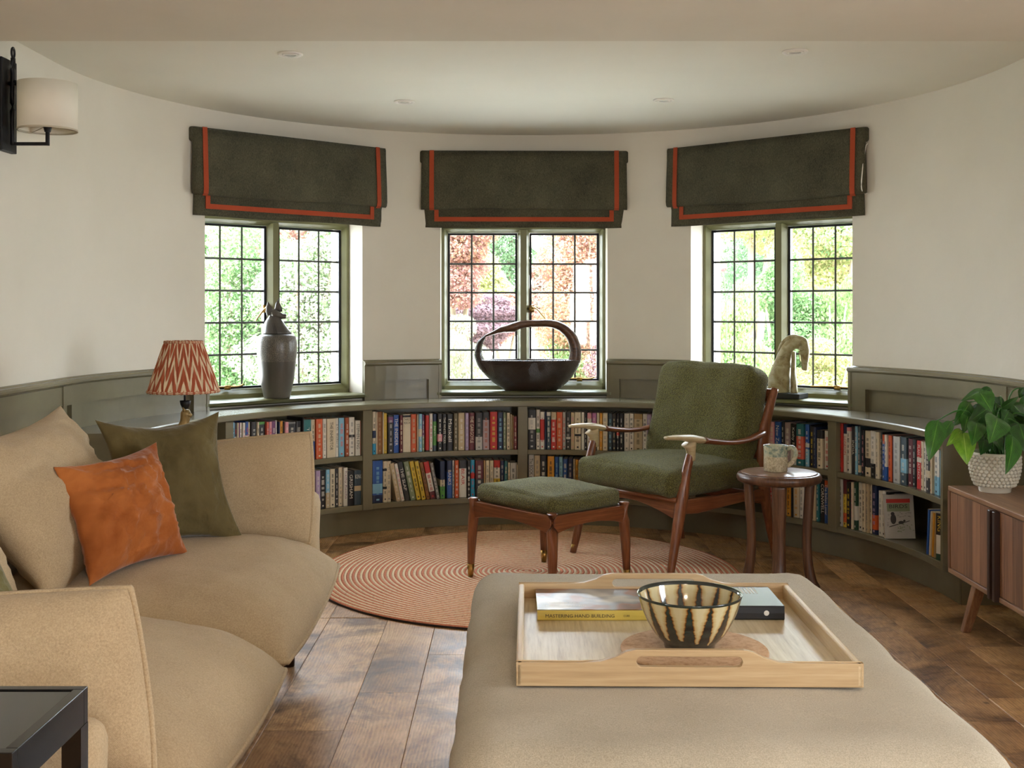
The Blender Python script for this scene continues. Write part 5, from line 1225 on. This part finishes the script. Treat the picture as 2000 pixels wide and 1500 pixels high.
SHELVES.append(('lower shelf behind the round table', .1667, 1490, 790, Z2, """
75 106 885 red white
109 132 885 white grey
135 180 890 maroon cream
182 230 880 slate white
232 274 880 cream black
278 329 880 amber black
333 350 890 black white
353 424 880 cream amber
426 478 880 white grey
480 540 885 blue white
542 618 885 beige black
620 652 890 teal white
655 721 886 black white|CORNWELL
723 771 895 blue white 0-.15:orange|The Italian Lover"""))
SHELVES.append(('upper shelf beside the sideboard', .22, 1620, 790, Z1, """
80 112 168 red maroon
114 150 176 white red 0-.2:navy|LONDON
152 187 205 white black 0-.08:pink
189 222 195 charcoal white|INDIA
224 247 195 sky white
249 272 196 slate white .8-.95:beige
275 301 226 black pink
303 355 236 cream black .6-.8:charcoal
358 405 236 white grey .7-1:black
407 440 246 cream grey
442 460 250 charcoal white
462 487 270 blue white 0-.2:orange
489 512 270 white blue .7-1:blue
514 546 276 amber black .0-1:orange
552 563 280 navy white
566 625 286 silver grey
628 682 290 slate white .45-.75:sky
684 725 306 maroon white
728 757 312 black white
759 804 322 red white .35-.45:white|PLAN OF ATTACK
807 830 330 cream black
832 856 332 white black
858 895 350 charcoal white .55-.7:cream
898 915 372 cream rust
917 960 400 white navy .6-1:sky
963 1000 412 sky white
1003 1022 420 slate white .4-.6:coral
1024 1046 424 teal white"""))
SHELVES.append(('lower shelf beside the sideboard', .22, 1620, 790, Z2, """
79 112 665 silver black
114 148 670 yellow maroon 0-.3:maroon .7-.9:orange
151 191 690 black yellow
194 215 692 cream pink
217 243 690 darkgreen white .5-.8:white
245 285 696 white black
287 318 700 cream black
320 345 704 beige grey
347 364 706 cream darkgreen
368 410 722 navy lilac .6-.9:orange
421 455 768 white grey
457 486 770 white black
488 512 782 black white"""))
allb = 0
for where, K, X0, Y0, zsh, rows in SHELVES:
    rows = [r for r in rows.strip().split('\n')]; grp = 'books on the ' + where
    for i, r in enumerate(rows):
        lean = 0
        if r.startswith('L '): r = r[2:]; lean = -.20
        x0, x1, yt, spec = r.split(' ', 3); x0, x1, yt = float(x0), float(x1), float(yt)
        px0, px1 = X0 + x0 * K, X0 + x1 * K; ytp = Y0 + yt * K
        if lean: sh = 4.5; px0 += sh; px1 += sh
        o, d = book(px0, px1, ytp, zsh, spec, where, lean)
        cn = lambda c: WORD.get(c, c)
        nm = ('slim ' if d['wd'] < .012 else 'thick ' if d['wd'] > .035 else '') + cn(d['base']) + '-spined book'
        bd = [c for _, _, c in d['bands'] if c != d['base']]
        ex = ' with %s band' % cn(bd[0]) if bd else ''
        if lean: ex = ' leaning left'
        o['label'] = '%s%s, %s from left, %s' % (nm, ex, ORD[i + 1], where); o['category'] = 'book'; o['group'] = grp; allb += 1
# the two books on the lower right shelf that stand turned
def turned(cx, Y, rz, w_, d_, h_, base, label, lean=0):
    o = MB(); t = .0015
    o.box((0, 0, 0), (w_, t, h_)); o.box((0, 0, 0), (t, d_, h_)); o.box((0, d_ - t, 0), (w_, d_, h_)); ob = o.build('book', bmat(base)); ob.location = ((cx - 1000) / F * Y, Y, Z2 + .001); ob.rotation_euler = (0, lean, rz)
    p = MB(); p.box((t, t, .002), (w_ - .003, d_ - t, h_ - .002)); p.build('pages', PAGE, ob); tag(ob, label, 'book', 'books on the lower shelf beside the sideboard'); return ob
# spine is the x=0 face, front cover is the y=0 face
pB = pol(1.60, ang_px(1729, 1.60)); 
bb = turned(1729, pB.y, math.radians(-17), .125, .030, .19, 'silver', 'grey bird guide turned to show its cover, lower shelf beside the sideboard')
bb.rotation_euler = (0, math.radians(-3), math.radians(-12))
MF = lambda x, y, z: Matrix(((1, 0, 0, x), (0, 0, -1, y), (0, 1, 0, z), (0, 0, 0, 1)))
q = MB(); q.box((.012, -.0008, .155), (.11, 0, .172)); q.build('title_panel', bmat('red'), bb)
q = MB(); q.box((.014, -.0009, .118), (.108, 0, .153)); q.build('title_panel', bmat('sage'), bb)
lettering('BIRDS', MF(.061, -.0014, .140), .075, .016, bmat('black'), bb)
q = MB(); rr = random.Random(4)
def bird(cx_, cz_, s, m_=1):
    q.lathe([(.0001, 0), (s, 0), (s, .0004), (.0001, .0004)], (0, 0, 0), 10)
V0 = len(q.v)
def disc(cx_, cz_, rx, rz_): 
    n = 12; q.add([(cx_ + rx * math.cos(2 * PI * k / n), -.0011, cz_ + rz_ * math.sin(2 * PI * k / n)) for k in range(n)], [tuple(range(n))])
disc(.038, .085, .012, .022); disc(.036, .108, .008, .008); disc(.07, .07, .012, .007); disc(.083, .077, .005, .005)
q.add([(.02, -.0012, .05), (.105, -.0012, .075), (.105, -.0012, .078), (.02, -.0012, .054)], [(0, 1, 2, 3)])
for i in range(14): x, z = rr.uniform(.055, .115), rr.uniform(.09, .115); q.add([(x - .006, -.0011, z + .003), (x, -.0011, z), (x + .006, -.0011, z + .003), (x, -.0011, z + .0015)], [(0, 1, 2, 3)])
for i in range(5): x, z = rr.uniform(.008, .02), rr.uniform(.05, .11); q.add([(x - .006, -.0011, z + .003), (x, -.0011, z), (x + .006, -.0011, z + .003), (x, -.0011, z + .0015)], [(0, 1, 2, 3)])
q.build('bird_drawing', bmat('charcoal'), bb, fix=False)
q = MB()
for i in range(26): x, z = rr.uniform(.05, .115), rr.uniform(.03, .062); a = rr.uniform(-.8, .8); q.add([(x, -.0012, z), (x + .009 * math.cos(a), -.0012, z + .009 * math.sin(a)), (x + .004, -.0012, z + .004)], [(0, 1, 2)])
q.build('leaf_drawing', bmat('sage'), bb, fix=False)
q = MB(); q.box((-.0008, .001, .0), (0, .029, .19)); q.build('spine_paper', bmat('cream'), bb)
MX = Matrix(((0, 0, -1, -.0014), (0, -1, 0, .015), (-1, 0, 0, .13), (0, 0, 0, 1)))
lettering('BIRDS', MX, .06, .013, bmat('black'), bb)
for k, (c, px_, w_, lab, hh) in enumerate((('blue', 1807, .012, 'slim blue book leaning right at the end of the lower shelf beside the sideboard', .185), ('cream', 1812, .010, 'slim cream book leaning right behind the blue one by the sideboard', .18), ('amber', 1817, .012, 'slim amber book leaning right, lower shelf beside the sideboard', .18), ('tan', 1821, .008, 'slim tan book leaning right, lower shelf beside the sideboard', .178))):
    a = ang_px(px_ + 1, 1.60); o = MB(); o.box((-w_ / 2, 0, 0), (w_ / 2, .12, hh)); ob = o.build('book', bmat(c)); ob.location = pol(1.605, a, Z2 + .001); ob.rotation_euler = (0, math.radians(5), -math.radians(a)); p = MB(); p.box((-w_ / 2 + .001, .001, hh), (w_ / 2 - .001, .118, hh + .0008)); p.build('pages', PAGE, ob); tag(ob, lab, 'book', 'books on the lower shelf beside the sideboard')
a = ang_px(1833, 1.60); ob = MB(); w_ = .034; ob.box((-w_ / 2, 0, 0), (w_ / 2, .12, .185)); ob = ob.build('book', bmat('white')); ob.location = pol(1.605, a, Z2 + .001); ob.rotation_euler = (0, 0, -math.radians(a) + .5)
tag(ob, 'white and green paperback lettered KING, last on the lower shelf beside the sideboard', 'book', 'books on the lower shelf beside the sideboard'); ob['label'] = 'last book on the lower shelf, black top and green foot, against the sideboard'
q = MB(); q.box((-w_ / 2 - .0004, -.0008, .10), (w_ / 2 + .0004, .0, .186)); q.build('dark_panel', bmat('black'), ob)
q = MB(); q.box((-w_ / 2 - .0004, -.0008, .0), (w_ / 2 + .0004, .0, .025)); q.build('green_panel', bmat('darkgreen'), ob)
lettering('KING', Matrix.Translation((0, -.0014, .145)) @ MSP, .06, .02, bmat('yellow'), ob)
# ------------------------------------------------------------------ garden beyond the windows
gd = MB(); gd.box((-16, 6.75, -.2), (16, 40, -.05)); LAWN = plain('lawn', '#cec8b8', .9, var=.15, nsc=3); tag(gd.build('lawn', LAWN), kind='structure')
ow = MB(); ow.arc([(2.145, -.1), (2.145, .66), (2.16, .66), (2.16, -.1)], -90, 90, 3)
rs_ = np.random.RandomState(5)
def foliage(name, blobs, n, ls, mat, parent, flat=.5, elong=1.8, seed=0, hang=0):
    R = np.random.RandomState(seed); B = np.array([(x, y, z, rx, ry, rz) for x, y, z, rx, ry, rz in blobs]); wts = B[:, 3] * B[:, 4] * B[:, 5]; wts = wts ** (2 / 3); wts /= wts.sum()
    ii = R.choice(len(B), n, p=wts); d = R.normal(size=(n, 3)); d /= np.linalg.norm(d, axis=1)[:, None]; rad = R.uniform(.55, 1.02, n) ** .6
    c = B[ii, :3] + d * B[ii, 3:] * rad[:, None]
    nrm = d + R.normal(size=(n, 3)) * .8; nrm[:, 2] += flat; nrm /= np.linalg.norm(nrm, axis=1)[:, None]
    t = np.cross(nrm, R.normal(size=(n, 3))); t[:, 2] -= hang; t /= np.linalg.norm(t, axis=1)[:, None]; b_ = np.cross(nrm, t)
    s = ls * R.uniform(.6, 1.3, n)[:, None]
    V = np.stack([c - t * s * elong / 2, c + b_ * s * .5 + nrm * s * .1, c + t * s * elong / 2, c - b_ * s * .5 + nrm * s * .1], 1).reshape(-1, 3)
    me = bpy.data.meshes.new(name); me.vertices.add(4 * n); me.vertices.foreach_set('co', V.reshape(-1).astype(np.float32)); me.loops.add(4 * n); me.loops.foreach_set('vertex_index', np.arange(4 * n, dtype=np.int32))
    me.polygons.add(n); me.polygons.foreach_set('loop_start', np.arange(0, 4 * n, 4, dtype=np.int32)); me.polygons.foreach_set('loop_total', np.full(n, 4, dtype=np.int32)); me.materials.append(mat); me.update(); me.validate()
    o = bpy.data.objects.new(name, me); link(o, parent); o['kind'] = 'stuff'; return o
BARK = plain('bark', '#7a6b58', .9, var=.2, bump=.4)
LV = dict(green=m_leaf('fresh_green_leaf', ['#4f8f3e', '#6fb04f', '#93c76a', '#c4dd9c'], .5), varieg=m_leaf('variegated_leaf', ['#6fae4f', '#97c873', '#dfe8c4', '#f0dfd2', '#f6efe6'], .5),
          red=m_leaf('red_maple_leaf', ['#a8505a', '#c76f6a', '#d98f7d', '#e6b59a'], .5), orange=m_leaf('orange_maple_leaf', ['#c2604a', '#dd8a5c', '#ecae7c', '#e9c58e'], .5), purple=m_leaf('purple_leaf', ['#7d4763', '#a0657f', '#bf8c9c'], .45),
          dark=m_leaf('dark_green_leaf', ['#3b6f3f', '#4f8a4c', '#77a864'], .45), yellow=m_leaf('yellow_green_leaf', ['#a5c24a', '#cfd873', '#ecdf9a', '#e9c98a'], .55), fern=m_leaf('fern_leaf', ['#79b548', '#9ccf62', '#cfe09a'], .55), pale=m_leaf('pale_grass', ['#b9c98a', '#dfe0b4', '#efe9cc'], .5))
def tree(name, label, cat, px, Y, ztop, zbot, rx, kind, n, ls, seed, stems=3, ry=None, grp='shrubs and trees beyond the windows', nb=9, hang=0, flat=.5, kind2=None):
    X = (px - 1000) / F * Y; e = tag(empty(name, (X, Y, -.05)), label, cat, grp); R = random.Random(seed); ry = ry or rx * .8; blobs = []
    for i in range(nb):
        z = zbot + (ztop - zbot) * ((i + .5) / nb); k = math.sin(PI * (.15 + .75 * (i + .5) / nb)) ; a = R.uniform(0, 6.28); rr = R.uniform(.1, .55) * rx
        blobs.append((rr * math.cos(a), rr * .8 * math.sin(a), z, rx * k * R.uniform(.55, .9), ry * k * R.uniform(.55, .9), (ztop - zbot) * R.uniform(.12, .2)))
    n = int(n * 2.6); ls *= .66
    foliage('foliage', blobs, n, ls, LV[kind], e, flat, 1.8, seed, hang)
    if kind2: foliage('blossom', [(b[0], b[1], b[2], b[3] * 1.05, b[4] * 1.05, b[5] * 1.08) for b in blobs[nb // 2:]], n // 4, ls, LV[kind2], e, flat, 1.8, seed + 1, hang)
    for i in range(stems):
        a = R.uniform(0, 6.28); b = MB(); hx = rx * .4; P = [Vector((.03 * math.cos(a), .03 * math.sin(a), 0)), Vector((hx * .3 * math.cos(a), hx * .3 * math.sin(a), ztop * .4)), Vector((hx * math.cos(a), hx * math.sin(a), ztop * .85))]
        b.tube(catmull(P, 4), lerpr([.022 + .01 * ztop, .016 + .006 * ztop, .005], 4), 7); b.build('trunk', BARK, e, True)
    return e
# left window
tree('variegated_shrub', 'bushy shrub with cream-tipped green leaves outside the left window, right pane', 'shrub', 600, 8.6, 2.0, .1, .62, 'varieg', 13000, .026, 1, kind2='varieg')
tree('green_shrub', 'green shrub outside the left window, behind the latch side', 'shrub', 460, 8.9, 1.85, .0, .62, 'green', 13000, .026, 2, kind2='varieg')
tree('maple_tree', 'reddish maple rising above the shrubs outside the left window', 'tree', 560, 10.6, 2.9, 1.2, 1.1, 'red', 9000, .035, 3, kind2='varieg')
tree('dark_hedge_shrub', 'darker green shrub filling the gap low outside the left window', 'shrub', 530, 9.8, 1.2, .0, .8, 'dark', 9000, .03, 4)
tree('tall_green_tree', 'tall green tree furthest back outside the left window', 'tree', 350, 11.5, 3.2, .2, 1.2, 'green', 9000, .045, 5)
# far tree line closing the view
for i, (px, Y, zt, rx, kd, wh) in enumerate(((300, 18, 3.6, 1.5, 'green', 'left end of the far tree line, beyond the left window'), (520, 23.5, 4.8, 1.6, 'dark', 'far tree line, directly behind the reddish maple'), (700, 18, 3.4, 1.3, 'green', 'far tree line, between left and middle windows'),
        (900, 25, 4.2, 1.3, 'varieg', 'far tree line, pale one at the left of the middle window'), (1170, 20, 4.0, 1.1, 'green', 'far tree line, at the right of the middle window'), (1330, 26, 4.6, 1.8, 'dark', 'far tree line, between middle and right windows'),
        (1450, 20, 4.0, 1.2, 'varieg', 'far tree line, pale one behind the forked tree'), (1610, 26, 5.2, 1.8, 'green', 'far tree line, behind the horse figure side of the right window'), (1800, 19, 4.0, 1.5, 'dark', 'right end of the far tree line'))):
    tree('distant_tree', 'broad ' + {'green': 'green', 'dark': 'dark green', 'varieg': 'pale'}[kd] + ' tree, ' + wh, 'tree', px, Y, zt, .2, rx, kd, 7000, .08, 60 + i, stems=1, nb=10)
# middle window
tree('red_maple', 'red and pink japanese maple at upper left of the middle window', 'tree', 895, 10.5, 2.25, 1.25, .42, 'red', 5500, .028, 6, nb=7, kind2='orange')
tree('purple_maple', 'low purple-leaved maple beside the swan bowl neck, middle window', 'shrub', 935, 11.5, 1.32, .8, .55, 'purple', 5000, .030, 7, nb=6)
tree('pink_maple', 'pink maple mound lower left of the middle window', 'shrub', 985, 12.5, 1.35, .85, .4, 'red', 3500, .03, 17, nb=6, kind2='orange')
tree('yellow_shrub', 'pale yellow-green shrub in the middle of the middle window', 'shrub', 945, 13.5, 1.95, .9, .55, 'yellow', 4500, .035, 8, nb=7)
tree('ornamental_grass', 'pale feathery ornamental grass on the lawn, middle window', 'grass', 905, 10.2, 1.12, .2, .42, 'pale', 5000, .022, 9, nb=6, hang=4)
tree('orange_maple', 'large orange and coral maple filling the right side of the middle window', 'tree', 1135, 9.6, 2.15, .55, .48, 'orange', 10500, .024, 10, nb=11, kind2='red')
tree('dark_maple', 'dusky red maple low at the right edge of the middle window', 'shrub', 1185, 9.0, 1.0, .0, .36, 'purple', 5000, .022, 11, nb=6, kind2='red')
tree('coral_maple', 'coral maple further back at the upper right of the middle window', 'tree', 1165, 11.2, 2.4, .9, .55, 'orange', 6500, .026, 31, nb=9, kind2='red')
tree('pink_backdrop_maple', 'pink maple further back, at the centre right of the middle window', 'tree', 1060, 14.5, 1.75, .9, .45, 'red', 4500, .034, 32, nb=7, kind2='pale')
tree('fern_clump', 'bright green fern clump seen through the swan bowl handle', 'fern', 1105, 9.4, .98, .0, .28, 'fern', 2500, .026, 12, nb=5, hang=2)
tree('back_tree', 'tall green tree behind the white gable, middle window', 'tree', 985, 20.5, 4.6, 1.2, .9, 'dark', 7000, .05, 13, nb=10)
tree('back_conifer', 'dark green tree beyond the roof at the top of the middle window', 'tree', 1100, 23.5, 5.0, .6, 1.2, 'dark', 7000, .05, 14, nb=10)
hs_ = tag(empty('garden_house', ((1048 - 1000) / F * 15.5, 15.5, -.05)), 'white-walled garden house with pale gable roof far behind the middle window', 'building')
b = MB(); b.box((-.10, 0, 0), (.12, 2, 1.75)); b.build('wall', plain('white_render', '#e8e4dc', .8), hs_)
b = MB(); b.prism([(-.3, 2.35), (-.26, 2.40), (.72, 1.66), (.68, 1.6)], -.1, 2.1, lambda p, d_: Vector((p[0], d_, p[1]))); b.build('roof', plain('pale_shingle', '#cfc6bd', .8), hs_)
# right window
tree('forked_tree', 'pale-barked forked tree at the top left of the right window', 'tree', 1470, 10.5, 2.8, 1.75, .7, 'yellow', 5000, .035, 20, stems=5, nb=7, kind2='green')
tree('leafy_shrub', 'dense fresh green shrub in the centre of the right window', 'shrub', 1525, 9.0, 1.55, .3, .42, 'green', 8500, .026, 21, nb=9)
tree('fern_bank', 'bank of light green ferns at lower left of the right window', 'fern', 1420, 8.4, 1.3, .0, .42, 'fern', 9500, .024, 22, nb=9, hang=2, kind2='yellow')
tree('yellow_tree', 'yellow-green tree at the right side of the right window', 'tree', 1640, 9.6, 2.35, 1.2, .55, 'yellow', 6000, .03, 23, nb=8, kind2='green')
tree('grassy_shrub', 'long-leaved green shrub at the middle right of the right window', 'shrub', 1630, 9.0, 1.45, .6, .38, 'fern', 5000, .028, 24, nb=7, hang=2)
tree('golden_shrub', 'golden flowering shrub beside the horse figure, right window', 'shrub', 1615, 8.3, .95, .1, .42, 'yellow', 7500, .024, 25, nb=7)
tree('backdrop_tree', 'darker tall tree furthest back outside the right window', 'tree', 1500, 15.5, 3.0, .4, 1.0, 'dark', 7000, .045, 26, nb=10)
tree('backdrop_tree', 'tall green tree behind the yellow one outside the right window', 'tree', 1690, 12.5, 3.0, .2, 1.0, 'green', 7000, .045, 27, nb=10)
rz_ = empty('rose', at(1412, 527, 8.0)); tag(rz_, 'single bright red rose outside the right window', 'flower')
RO_ = m_leaf('rose_petal', ['#c01f38', '#d8324c'], .3); b = MB()
for k in range(12): a = k * 2.4; r = .006 + k * .0022; b.add([(r * math.cos(a + d_), r * math.sin(a + d_) * .8, z + .003 * k) for d_, z in ((-.7, -.02), (.7, -.02), (.5, .012), (-.5, .012))], [(0, 1, 2, 3)])
b.build('petals', RO_, rz_); b = MB(); b.tube(catmull([(0, 0, -.015), (.03, .02, -.3), (.02, .05, -.9), (.0, .06, -1.45)], 5), .005, 6); b.build('stem', LM[0], rz_, True)
